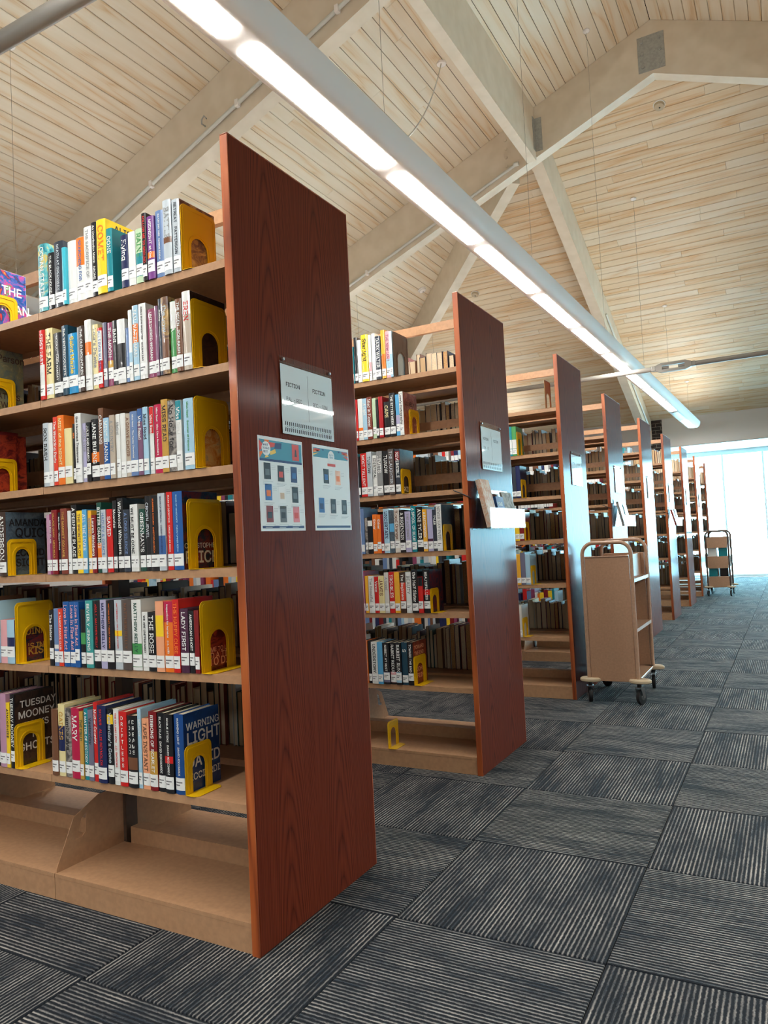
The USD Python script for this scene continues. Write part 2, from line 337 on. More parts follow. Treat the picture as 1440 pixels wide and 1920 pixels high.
# ---- roof: deck behind, boards in front
PW = .1335
def board(L, w=PW, t=.019, g=.0022, c=.0034):
    """tongue-and-groove board along x, seen face down: z = 0 is the face"""
    prof = [(g, t), (g, c), (g + c, 0), (w - g - c, 0), (w - g, c), (w - g, t)]
    k = len(prof)
    V = [(x, a, b) for x in (.0006, L - .0006) for a, b in prof]
    F = [(i, (i + 1) % k, k + (i + 1) % k, k + i) for i in range(k)]
    m = MB().add(V, F)
    m.add(V[:k], [(0, j + 1, j) for j in range(1, k - 1)]); m.add(V[k:], [(0, j, j + 1) for j in range(1, k - 1)])
    return m.get()
def skewed(L0, L1, w=PW, t=.019, g=.0022, c=.0034, start0=0.0, start1=0.0):
    """board whose ends are cut on a slant: at y=0 from start0 to L0, at y=w from start1 to L1"""
    v, f = board(1.0, w, t, g, c); v = np.array(v)
    u = v[:, 1] / w; s = start0 + (start1 - start0) * u; e = L0 + (L1 - L0) * u
    v[:, 0] = s + (e - s) * v[:, 0]
    return v, f
cs = math.sqrt(1 + SL * SL); cf = math.sqrt(1 + FS * FS)
def roof(name, label):
    return thing(name, label, kind='structure')
# left slope: boards run along y; local x = +y, local y = down the slope, local z = up and out
rl = roof('ceiling', 'left roof slope of whitewashed boards running away from the viewer')
rr_ = roof('ceiling', 'right roof slope of whitewashed boards beside the ridge')
rf = roof('ceiling', 'far roof slope of whitewashed boards lying crosswise')
th = .03
def slab(a, b, c, d, n):
    n = np.asarray(n, float); pts = [np.asarray(p, float) + n * .022 for p in (a, b, c, d)]
    return MB().hexa(pts + [p + n * th for p in pts])
NL = np.array([-SL, 0, 1]) / cs; NR = np.array([SL, 0, 1]) / cs; NF = np.array([0, FS, 1]) / cf
S = YW + .2 - FY
part('roof_deck', slab((XL - .3, YB - .2, zl(XL - .3)), (XR, YB - .2, ZR), (XR, FY + .15, ZR), (XL - .3, FY + .15, zl(XL - .3)), NL), M['deck'], rl)
part('roof_deck', slab((NODE - S, FY, zl(NODE - S)), (NODE, FY, zl(NODE)), (NODE, FY + .15, zl(NODE)), (NODE - S, YW + .2, zl(NODE - S)), NL), M['deck'], rl)
NR_X = 2 * XR - NODE
part('roof_deck', slab((XR, YB - .2, ZR), (XRT + .3, YB - .2, zr(XRT + .3)), (XRT + .3, FY + .15, zr(XRT + .3)), (XR, FY + .15, ZR), NR), M['deck'], rr_)
part('roof_deck', slab((NR_X, FY, zr(NR_X)), (NR_X + S, FY, zr(NR_X + S)), (NR_X + S, YW + .2, zr(NR_X + S)), (NR_X, FY + .1, zr(NR_X)), NR), M['deck'], rr_)
part('roof_deck', slab((NODE - .2, FY + .02, zf(FY + .02)), (NR_X + .2, FY + .02, zf(FY + .02)), (NR_X + S + .3, YW + .2, zf(YW + .2)), (NODE - S - .3, YW + .2, zf(YW + .2)), NF), M['deck'], rf)
part('ridge_cap', MB().box(XR - .12, XR + .12, YB - .2, FY + .15, ZR + .012, ZR + .08), M['deck'], rr_)
far_l, far_r, far_f = MB(), MB(), MB()
def lay(thing_, mesh, m, M4, single, joined):
    if single: part('plank', mesh, m, thing_, matrix=M4)
    else:
        v, f = mesh
        A = np.array(M4); joined.add(np.c_[v, np.ones(len(v))] @ A[:, :3], f)
def cuts(a, b, r, lo=1.2, hi=3.4):
    """end joints of a course of boards from a to b"""
    out = [a]; x = a + r.uniform(.4, hi)
    while x < b - .5:
        out.append(x); x += r.uniform(lo, hi)
    return out + [b]
pr = random.Random(11)
ycut = [YB, 1.675, YA + .075, FY + .075]
for side, sg, zz, tg, joined in ((0, -1, zl, rl, far_l), (1, 1, zr, rr_, far_r)):
    n = 70
    for k in range(n):
        x = XR + sg * k * PW / cs
        xe = XR + sg * (k + 1) * PW / cs
        ay = (sg / cs, 0, -SL / cs); az = (sg * SL / cs, 0, 1 / cs)
        for b in range(3):
            y0, y1 = ycut[b], ycut[b + 1]
            mids = [y0] + ([pr.uniform(y0 + .5, y1 - .5)] if pr.random() < .38 else []) + [y1]
            for u, v in zip(mids[:-1], mids[1:]):
                vis = (b > 0 and k < 46) if side == 0 else (b == 2 and k < 12)
                # right-handed frame: x along +y for one side, -y for the other
                if sg < 0: M4 = mtx((0, 1, 0), ay, az, (x, u, zz(x))); mesh = board(v - u)
                else: M4 = mtx((0, -1, 0), ay, az, (x, v, zz(x))); mesh = board(v - u)
                lay(tg, mesh, M['plank'], M4, vis, joined)
        d0 = sg * (x - (NODE if sg < 0 else NR_X)); d1 = sg * (xe - (NODE if sg < 0 else NR_X))
        if d1 > .02:
            d0 = max(d0, 0); y0 = FY + .075; e0, e1 = max(FY + d0 - y0, .01), min(FY + d1, YW + .1) - y0
            e0 = min(e0, e1)
            if e1 <= .03: continue
            if sg < 0: lay(tg, skewed(e0, e1), M['plank'], mtx((0, 1, 0), ay, az, (x, y0, zz(x))), k < 42, joined)
            else: lay(tg, skewed(0, 0, start0=-e0, start1=-e1), M['plank'], mtx((0, -1, 0), ay, az, (x, y0, zz(x))), False, joined)
rows = int((YW + .05 - FY) * cf / PW)
ay, az = (0, 1 / cf, -FS / cf), (0, FS / cf, 1 / cf)
for k in range(rows):
    y = FY + .03 + k * PW / cf; y2 = y + PW / cf
    s0, s1 = y - FY, y2 - FY
    a, b = NODE - s0, NR_X + s0
    vis_lo, vis_hi = -5.2, 2.0
    c = cuts(a - .1, b + .1, pr, 1.0, 2.9)
    for i, (u, v) in enumerate(zip(c[:-1], c[1:])):
        u0 = u1 = u; v0 = v1 = v
        if i == 0: u0, u1 = NODE - s0, NODE - s1
        if i == len(c) - 2: v0, v1 = NR_X + s0, NR_X + s1
        o = min(u0, u1)
        single = v > max(vis_lo, NODE - s1) - .2 and u < vis_hi and k < 60
        lay(rf, skewed(v0 - o, v1 - o, start0=u0 - o, start1=u1 - o), M['plank2'] if pr.random() < .75 else M['plank'], mtx((1, 0, 0), ay, az, (o, y, zf(y))), single, far_f)
for t_, j, m in ((rl, far_l, 'plank'), (rr_, far_r, 'plank'), (rf, far_f, 'plank2')):
    if j.n: part('plank_field', j, M[m], t_, kind='stuff')

# ---- rafters, purlins, hips
DP, TH = .625, .15
def rafter(y, label):
    t = thing('roof_rafter', label, 'roof beam', group='laminated roof rafters')
    for sg, z in ((-1, zl), (1, zr)):
        xe = XL if sg < 0 else XRT
        poly = Polygon([(XR, ZR - .002), (xe, z(xe) - .002), (xe, z(xe) - DP), (XR, ZR - DP)])
        part('rafter_leg', extrude(poly, TH, XZ_Y(y)), M['beam'], t)
    return t
def bolts(b, pts, r=.018, h=.012, axis='y', sg=-1):
    for p in pts:
        b.lathe([(0, sg * h), (r * .8, sg * h), (r, sg * h * .6), (r, 0)], p, 10, axis)
    return b
rb = rafter(YBM, 'deep cream roof rafter with steel ridge plate and tie rod, at the far gable')
plate = part('ridge_plate', rbox(.12, .41, YBM - .009, YBM - .0005, 6.32, 6.735, .002), M['steel'], rb, label='grey steel plate bolted across the ridge joint')
part('bolt', bolts(MB(), [(x, YBM - .009, z) for x in (.17, .36) for z in (6.38, 6.53, 6.67)]), M['steel'], plate)
part('angle_bracket', MB().mesh(rbox(-1.128, -1.035, YBM - .01, YBM - .0005, 5.79, 6.20, .002)).mesh(rbox(-1.128, -1.118, YBM - .09, YBM - .01, 5.79, 6.20, .002)), M['steel'], rb, label='grey steel angle beside the purlin')
part('bolt', bolts(MB(), [(-1.5 + .0 * i, YBM - .0005, 5.72 + .11 * i) for i in range(4)]), M['beam'], rb)
ra = rafter(YA, 'cream roof rafter with conduit, crossing behind the nearest bookcase')
r0 = rafter(1.60, 'cream roof rafter overhead, nearest to the viewer')
def conduit(y, x0, x1, dz, label):
    t = thing('conduit', label, 'conduit', group='conduits on the rafters')
    k = 12; xs_ = np.linspace(x0, x1, k)
    part('pipe', MB().tube([(x, y - .024, zl(x) - dz) for x in xs_], .019, 10), M['conduit'], t, smooth=40)
    for x in np.arange(x0 + .35, x1, 1.1):
        part('clip', rbox(x - .02, x + .02, y - .047, y - .0005, zl(x) - dz - .03, zl(x) - dz + .034, .003), M['white_metal'], t)
    part('end_fitting', MB().lathe([(0, -.03), (.026, -.03), (.028, 0), (.026, .03), (0, .03)], (x1, y - .026, zl(x1) - dz), 12, 'x'), M['conduit'], t, smooth=40)
conduit(YA, -7.6, .1, .475, 'pale conduit along the side of the middle rafter')
conduit(YBM, -7.2, -1.37, .545, 'pale conduit along the side of the far rafter, ending at the purlin')
hk = thing('wire_hook', 'small metal hook on the middle rafter above the books', 'hook')
part('shank', MB().tube([(-3.26, YA - .001, 5.10), (-3.26, YA - .05, 5.10), (-3.25, YA - .06, 5.13), (-3.22, YA - .06, 5.16), (-3.20, YA - .05, 5.13)], .007, 6), M['steel'], hk)
def purlin(x, label, y0, y1):
    t = thing('roof_purlin', label, 'roof beam', group='cream roof purlins')
    z = zl if x < XR else zr
    poly = Polygon([(x - .057, z(x - .057) - .004), (x + .057, z(x + .057) - .004), (x + .057, 5.68), (x - .057, 5.68)])
    part('beam', extrude(poly, y1 - y0, XZ_Y(y0)), M['beam'], t); return t
purlin(NODE, 'cream roof purlin running away from the viewer to the far rafter', YA + TH + .002, YBM - .002)
purlin(NR_X, 'cream roof purlin right of the ridge', YA + TH + .002, YBM - .002)
purlin(NODE, 'cream roof purlin overhead between the two nearer rafters', 1.60 + TH + .002, YA - .002)
for x, lb in ((NODE, 'cream beam falling down the far roof slope behind the pendant light'), (NR_X, 'cream beam falling down the far roof slope right of the ridge')):
    t = thing('roof_rib', lb, 'roof beam')
    y0, y1 = YBM + TH + .003, YW - .003
    part('beam', extrude(Polygon([(y0, zf(y0) - .004), (y1, zf(y1) - .004), (y1, zf(y1) - .52), (y0, zf(y0) - .52)]), .15, YZ_X(x - .075)), M['beam'], t)
    if x < 0:
        part('conduit', MB().tube([(x + .095, y, zf(y) - .36) for y in np.linspace(12.2, 15.9, 5)], .017, 8), M['conduit'], t, smooth=40)
for sg, x, lb in ((-1, NODE, 'cream hip beam sloping left from the far rafter'), (1, NR_X, 'cream hip beam sloping right from the far rafter')):
    t = thing('roof_hip', lb, 'roof beam')
    b = MB(); w = .075 / math.sqrt(2); s0, s1 = .34, YW - FY - .12
    ring = []
    for s in (s0, s1):
        cx, cy = x + sg * s, FY + s
        for k_, dz in ((1, -.012 - .03), (-1, -.012 - .03), (-1, -.56), (1, -.56)):
            ring.append((cx + sg * k_ * w, cy - k_ * w, zf(cy) + dz))
    part('beam', MB().hexa(ring), M['beam'], t)
# ---- tie rods
def tie(y, z, r, label, turn=True):
    t = thing('tie_rod', label, 'tie rod', group='steel tie rods')
    if turn:
        part('rod', MB().tube([(XL + .01, y, z), (XR - .14, y, z)], r, 14), M['rod'], t, smooth=40)
        part('rod', MB().tube([(XR + .14, y, z), (XRT - .01, y, z)], r, 14), M['rod'], t, smooth=40)
        tb = thing('turnbuckle', parent=t)
        out = Polygon([(-.19, -.03), (-.13, -.052), (.13, -.052), (.19, -.03), (.19, .03), (.13, .052), (-.13, .052), (-.19, .03)])
        hole = Polygon([(-.12, -.022), (.12, -.022), (.12, .022), (-.12, .022)])
        part('yoke', extrude(out.difference(hole), .056, lambda v: np.c_[XR + v[:, 0], y - .028 + v[:, 2], z + v[:, 1]]), M['rod'], tb)
        part('threaded_end', MB().tube([(XR - .2, y, z), (XR - .05, y, z)], .017, 10), M['rod'], tb)
        part('threaded_end', MB().tube([(XR + .05, y, z), (XR + .2, y, z)], .017, 10), M['rod'], tb)
        part('nut', MB().mesh(rbox(XR - .235, XR - .19, y - .028, y + .028, z - .028, z + .028, .006)).mesh(rbox(XR + .19, XR + .235, y - .028, y + .028, z - .028, z + .028, .006)), M['rod'], tb)
    else:
        part('rod', MB().tube([(XL + .01, y, z), (XRT - .01, y, z)], r, 14), M['rod'], t, smooth=40)
tie(8.88, 2.935, .027, 'grey steel tie rod with turnbuckle crossing under the pendant light')
tie(1.66, 2.972, .032, 'grey steel tie rod crossing overhead in the upper left corner', False)

# ---- pendant lights
LZ, LA = 3.04, .0125       # height of the lens, slight turn of the run
def pendant(x0, label, y_dark=None, cables=(), ny=(-5, 11)):
    t = thing('pendant_light', label, 'pendant light', group='linear pendant lights')
    X = lambda y: x0 + LA * (y - 2.0)
    y0, y1 = 2.26 + 1.2 * ny[0] - .1, 2.26 + 1.2 * (ny[1] - 1) + 1.07 + .12
    half = []
    for q in np.linspace(0, 1, 9):                 # right half of the section: flat bottom, rounded side, flat top
        a = q * math.pi / 2
        half.append((.062 + .073 * math.sin(a) ** .9, .115 * (1 - math.cos(a)) ** 1.0))
    half.append((.11, .135)); half.append((.05, .14))
    sec = [(a, b) for a, b in half] + [(-a, b) for a, b in half[::-1]]
    k = len(sec); V = []
    for y in (y0, y1): V += [(X(y) + a, y, LZ + .004 + b) for a, b in sec]
    body = MB().add(V, [(i, (i + 1) % k, k + (i + 1) % k, k + i) for i in range(k)])
    part('housing', body, M['white_metal'], t, smooth=35)
    for y, s in ((y0, -1), (y1, 1)):
        n = MB(); ring = [(X(y) + a, y, LZ + .004 + b) for a, b in sec]; c = (X(y), y, LZ + .07)
        ring2 = [(X(y) + a * .8, y + s * .03, LZ + .004 + .07 + (b - .07) * .8) for a, b in sec]
        n.add(ring + ring2, [(i, (i + 1) % k, k + (i + 1) % k, k + i) for i in range(k)])
        n.add(ring2 + [(X(y), y + s * .032, LZ + .07)], [(i, (i + 1) % k, k) for i in range(k)])
        part('end_cap', n, M['white_metal'], t, smooth=35)
    for i in range(*ny):
        a = 2.26 + 1.2 * i; b = a + 1.07
        mid = (a + b) / 2
        rim = MB().box(X(a) - .066, X(a) - .058, a, b, LZ - .004, LZ + .005).box(X(a) + .058, X(a) + .066, a, b, LZ - .004, LZ + .005)
        pts = []
        for y in np.linspace(a, b, 3):
            pts += [(X(y) + u, y, LZ + .002 - .010 * (1 - (u / .058) ** 2)) for u in np.linspace(-.058, .058, 7)]
        F = [(r_ * 7 + c_, r_ * 7 + c_ + 1, (r_ + 1) * 7 + c_ + 1, (r_ + 1) * 7 + c_) for r_ in range(2) for c_ in range(6)]
        part('lens', MB().add(pts, [f[::-1] for f in F]), M['lens_off'] if i == y_dark else M['lens'], t, smooth=True)
        part('uplight_lens', MB().box(X(mid) - .045, X(mid) + .045, a, b, LZ + .1445, LZ + .1475), M['up_lens'], t)
    for y, kind in cables:
        x = X(y); zt = min(zl(x) if x < XR else zr(x), zf(y) if y > FY + .1 else 99)
        part('hanging_cable', MB().tube([(x, y, LZ + .14), (x, y, zt - .006)], .0015, 5), M['cable'], t)
        part('canopy', MB().lathe([(0, -.022), (.012, -.022), (.034, -.012), (.04, 0), (.04, .004), (0, .004)], (x, y, zt - .005), 14), M['white_metal'], t, smooth=40)
        if kind == 'cord':
            q = np.linspace(0, 1, 9)
            p0 = np.array((x - 1.16, y + .0, zl(x - 1.16) - .01)); p1 = np.array((x - .05, y - .1, LZ + .14))
    return t, X
main, MX = pendant(-.40, 'long white linear pendant light with glowing lenses above the aisle ends of the bookcases', y_dark=9,
               cables=((3.35, 0), (5.75, 0), (8.23, 0), (10.52, 0), (12.78, 0), (14.97, 0)))
pendant(-3.92, 'parallel linear pendant light hidden behind the bookcases', cables=((3.72, 0), (8.95, 0), (11.4, 0), (13.8, 0)))
pendant(4.4, 'parallel linear pendant light over the far side of the aisle', cables=((3.35, 0), (8.23, 0), (12.78, 0)))
def cord(name, label, p0, p1, sag, r=.005):
    t = thing(name, label, 'power cord')
    q = np.linspace(0, 1, 12)[:, None]; pts = np.array(p0) * (1 - q) + np.array(p1) * q
    pts[:, 2] -= sag * 4 * q[:, 0] * (1 - q[:, 0])
    part('cable', MB().tube(pts, r, 6), M['cord'], t, smooth=40)
    part('canopy', MB().lathe([(0, -.035), (.02, -.035), (.05, -.02), (.055, 0), (0, 0)], np.array(p0) + [0, 0, .004], 16), M['white_metal'], t, smooth=40)
cord('power_cord', 'white power cord from a ceiling canopy down to the pendant light', (-1.61, 7.12, 6.145), (MX(5.0) + .03, 3.43, LZ + .15), .12)
for x, y, s, lb in ((.26, 9.27, 0, 'round cream smoke detector on the far roof slope below the ridge'), (-3.78, 11.02, 1, 'round white detector on the left roof slope beside the hip beam'), (-3.08, 11.62, 0, 'round cream detector on the far roof slope beside the hip beam')):
    z = zf(y) if s == 0 else zl(x); n_ = NF if s == 0 else NL
    ex = np.array([1.0, 0, 0]) if s == 0 else np.array([0, 1.0, 0]); ez = -n_; ey = np.cross(ez, ex)
    d = thing('smoke_detector', lb, 'smoke detector', matrix=mtx(ex, ey, ez, (x, y, z)))
    part('housing', MB().lathe([(0, .05), (.03, .05), (.055, .04), (.062, .02), (.062, .012)], (0, 0, 0), 20), M['bumper'] if s == 0 else M['white_metal'], d, smooth=40)
    part('base_ring', MB().lathe([(.062, .012), (.07, .012), (.072, .001), (0, .001)], (0, 0, 0), 20), M['white_metal'], d, smooth=40)
    part('sensor', MB().lathe([(0, .056), (.008, .055), (.01, .049)], (0.005, 0, 0), 8), M['rubber'], d)

# ================================================================== BOOKCASES
PWID, PT, PH = .645, .0273, 2.29           # end panel width, thickness, height
RY = [1.6176, 3.2712, 4.9889, 6.4421, 8.1046, 9.6908, 11.4054, 13.0663, 14.7066]
SZ = [1.934, 1.637, 1.346, 1.055, .756, .402]
BZ = .082
SEC = .818
NSEC = 3
XEND = -PT - NSEC * SEC
LIP = .008                                  # shelf front behind the panel edge
CW = .052
def shelf_mesh(x0, x1, y0, y1, z, lip=.024):
    """folded sheet shelf: top sheet, turned-down front and rear edges with a return"""
    t = .0022
    b = MB()
    s = 1 if y1 > y0 else -1
    poly = [(0, 0), (0, -lip), (.016, -lip), (.016, -lip + t), (t, -lip + t), (t, -t), (abs(y1 - y0) - t, -t), (abs(y1 - y0) - t, -lip), (abs(y1 - y0), -lip), (abs(y1 - y0), 0)]
    poly = Polygon([(y0 + s * a, z + c) for a, c in poly])
    m = extrude(poly, x1 - x0, YZ_X(x0))
    if s < 0: m.invert() if m.volume < 0 else None
    return m
def bracket_mesh(x, y0, y1, z, hf, hb, slot=False):
    """shelf end bracket: low at the front, slanting up to the rear"""
    L = abs(y1 - y0); s = 1 if y1 > y0 else -1
    pts = [(.004, 0), (.004, .012), (.035 + hf * .25, hf), (L * .62, hb), (L, hb), (L, 0)]
    P = Polygon([(y0 + s * a, z + c) for a, c in pts])
    if slot:
        h = Polygon([(y0 + s * a, z + c) for a, c in [(.075, hf * .52), (.105, hf * .52), (.12, hf * .60), (.125, hf * 1.0), (.105, hf * .92), (.09, hf * .62), (.075, hf * .60)]])
        P = P.difference(h)
    return extrude(P, .0018, YZ_X(x - .0009))
def make_range():
    t = thing('bookcase', 'double-sided library bookcase nearest the viewer, two flyers taped on its oak end panel', 'bookcase', (0, RY[0], 0), group='double-sided library bookcases with oak end panels')
    for xa, mirror in ((-PT, 0), (XEND - .003 - PT, 1)):
        p = part('end_panel', rbox(xa, xa + PT, .0045, PWID - .0045, 0, PH - .004, .0012), M['veneer'], t)
        part('front_edge_band', rbox(xa, xa + PT - .0006, 0, .0043, 0, PH - .004, .0008), M['oak_edge'], p, label='lighter orange oak edge')
        part('rear_edge_band', rbox(xa, xa + PT - .0006, PWID - .0043, PWID, 0, PH - .004, .0008), M['oak_edge'], p)
        part('top_edge_band', rbox(xa, xa + PT, 0, PWID, PH - .0038, PH, .0008), M['oak_edge'], p)
    yc = PWID / 2
    for i in range(NSEC + 1):
        x = -PT - i * SEC
        x0 = x - (.036 if i == 0 else .001 if i == NSEC else .02); 
        if i == NSEC: x0 = x + .002
        up = MB().box(x0, x0 + .034, yc - .026, yc + .026, BZ - .06, 2.25)
        part('upright', up, M['enamel_dark'], t)
    for i in range(NSEC):
        xa, xb = -PT - (i + 1) * SEC + .0012, -PT - i * SEC - .0012
        for s in (0, 1):
            f = (lambda y: y) if s == 0 else (lambda y: PWID - y)
            yf, yb = f(LIP), f(yc - .030)
            for z in SZ:
                part('shelf', shelf_mesh(xa, xb, yf, yb, z), M['enamel'], t)
                part('bracket', bracket_mesh(xa + .0025, f(LIP + .001), yb, z, .045, .135), M['enamel'], t)
            part('base_deck', MB().mesh(shelf_mesh(xa, xb, yf, yb, BZ, .012)), M['enamel'], t)
            part('bracket', bracket_mesh(xa + .0025, f(LIP + .001), yb, BZ, .155, .20, True), M['enamel'], t)
        for s in (0, 1):
            f = (lambda y: y) if s == 0 else (lambda y: PWID - y)
            a, b = sorted((f(LIP + .0005), f(LIP + .003)))
            part('kick_plate', MB().box(xa, xb, a, b, 0, BZ - .0125), M['enamel'], t)
        part('centre_curb', MB().box(xa + .036, xb - .036, yc - .0275, yc + .0275, 0, BZ + .055), M['enamel'], t)
        part('top_rail', MB().box(xa + .035, xb - .035, yc - .012, yc + .012, 2.215, 2.262), M['enamel'], t)
        part('back_stop', MB().box(xa + .02, xb - .037, yc - .027, yc - .0262, 1.692, 1.735), M['enamel'], t)
        part('back_stop', MB().box(xa + .02, xb - .037, yc - .027, yc - .0262, 1.40, 1.455), M['enamel'], t)
    return t
case0 = make_range()
names = ['second bookcase from the viewer, a clear brochure holder and a sign on its end panel', 'third bookcase from the viewer, its panel partly behind the brown book cart',
         'fourth bookcase from the viewer, with a clear holder just above the brown cart', 'fifth bookcase from the viewer, its bluish end panel rising behind the brown cart',
         'sixth bookcase from the viewer, with a clear holder of leaflets on its end panel', 'seventh bookcase from the viewer, a narrow bluish end panel before the windows',
         'eighth bookcase from the viewer, next to last before the glass wall', 'last bookcase at the far end, beside the distant book cart']
for i, nme in enumerate(names):
    dup(case0, (0, RY[i + 1], 0), nme, scale=(1, 1, 1.021) if i == 1 else None)

# ================================================================== BOOKS
COL = dict(k=(24, 25, 29), n=(27, 38, 84), nt=(24, 66, 86), s=(48, 56, 68), w=(226, 228, 224), w2=(214, 210, 202), c=(226, 216, 180), cm=(232, 218, 160), g=(140, 142, 142), lg=(186, 196, 202),
           r=(206, 32, 30), cr2=(176, 24, 34), dr=(128, 22, 28), rb=(128, 58, 44), ro=(222, 62, 40), cr=(186, 26, 72), pk=(226, 166, 170), pl=(140, 62, 96), pl2=(120, 84, 112), pl3=(76, 40, 66), mg=(140, 34, 88), mv=(186, 142, 168),
           lv=(176, 172, 204), o=(236, 118, 32), oy=(240, 176, 50), y=(246, 206, 40), gd=(196, 152, 66), b=(52, 96, 156), b2=(20, 138, 192), b3=(26, 88, 158), b4=(24, 74, 140), bl=(104, 132, 176), lb=(164, 202, 222), sk=(88, 168, 214), pb=(112, 112, 134),
           tl=(20, 134, 146), tg=(60, 156, 152), cy=(62, 184, 204), gn=(72, 150, 84), pg=(190, 214, 178), dg=(28, 74, 62), br=(116, 76, 52), db=(62, 44, 36), bg=(184, 170, 152), gb=(88, 78, 74), pe=(240, 166, 124), pu=(122, 62, 138))
SAY = dict(k='black', n='navy blue', nt='dark teal', s='slate grey', w='white', w2='off-white', c='cream', cm='cream', g='grey', lg='pale grey', r='bright red', cr2='deep red', dr='dark red', rb='brick red', ro='orange-red', cr='crimson', pk='pale pink',
           pl='plum', pl2='dull mauve', pl3='dark plum', mg='magenta', mv='mauve', lv='lavender', o='orange', oy='amber', y='yellow', gd='golden', b='blue', b2='bright blue', b3='blue', b4='deep blue', bl='periwinkle blue', lb='pale blue', sk='sky blue',
           pb='blue-grey', tl='teal', tg='sea-green', cy='cyan', gn='green', pg='pale green', dg='dark green', br='brown', db='dark brown', bg='beige', gb='grey-brown', pe='peach', pu='purple')
def jacket(c): return plain('jacket_' + c, srgb(*COL[c]), .3, coat=.35)
def ink(c): return plain('ink_' + c, srgb(*COL[c]), .5)
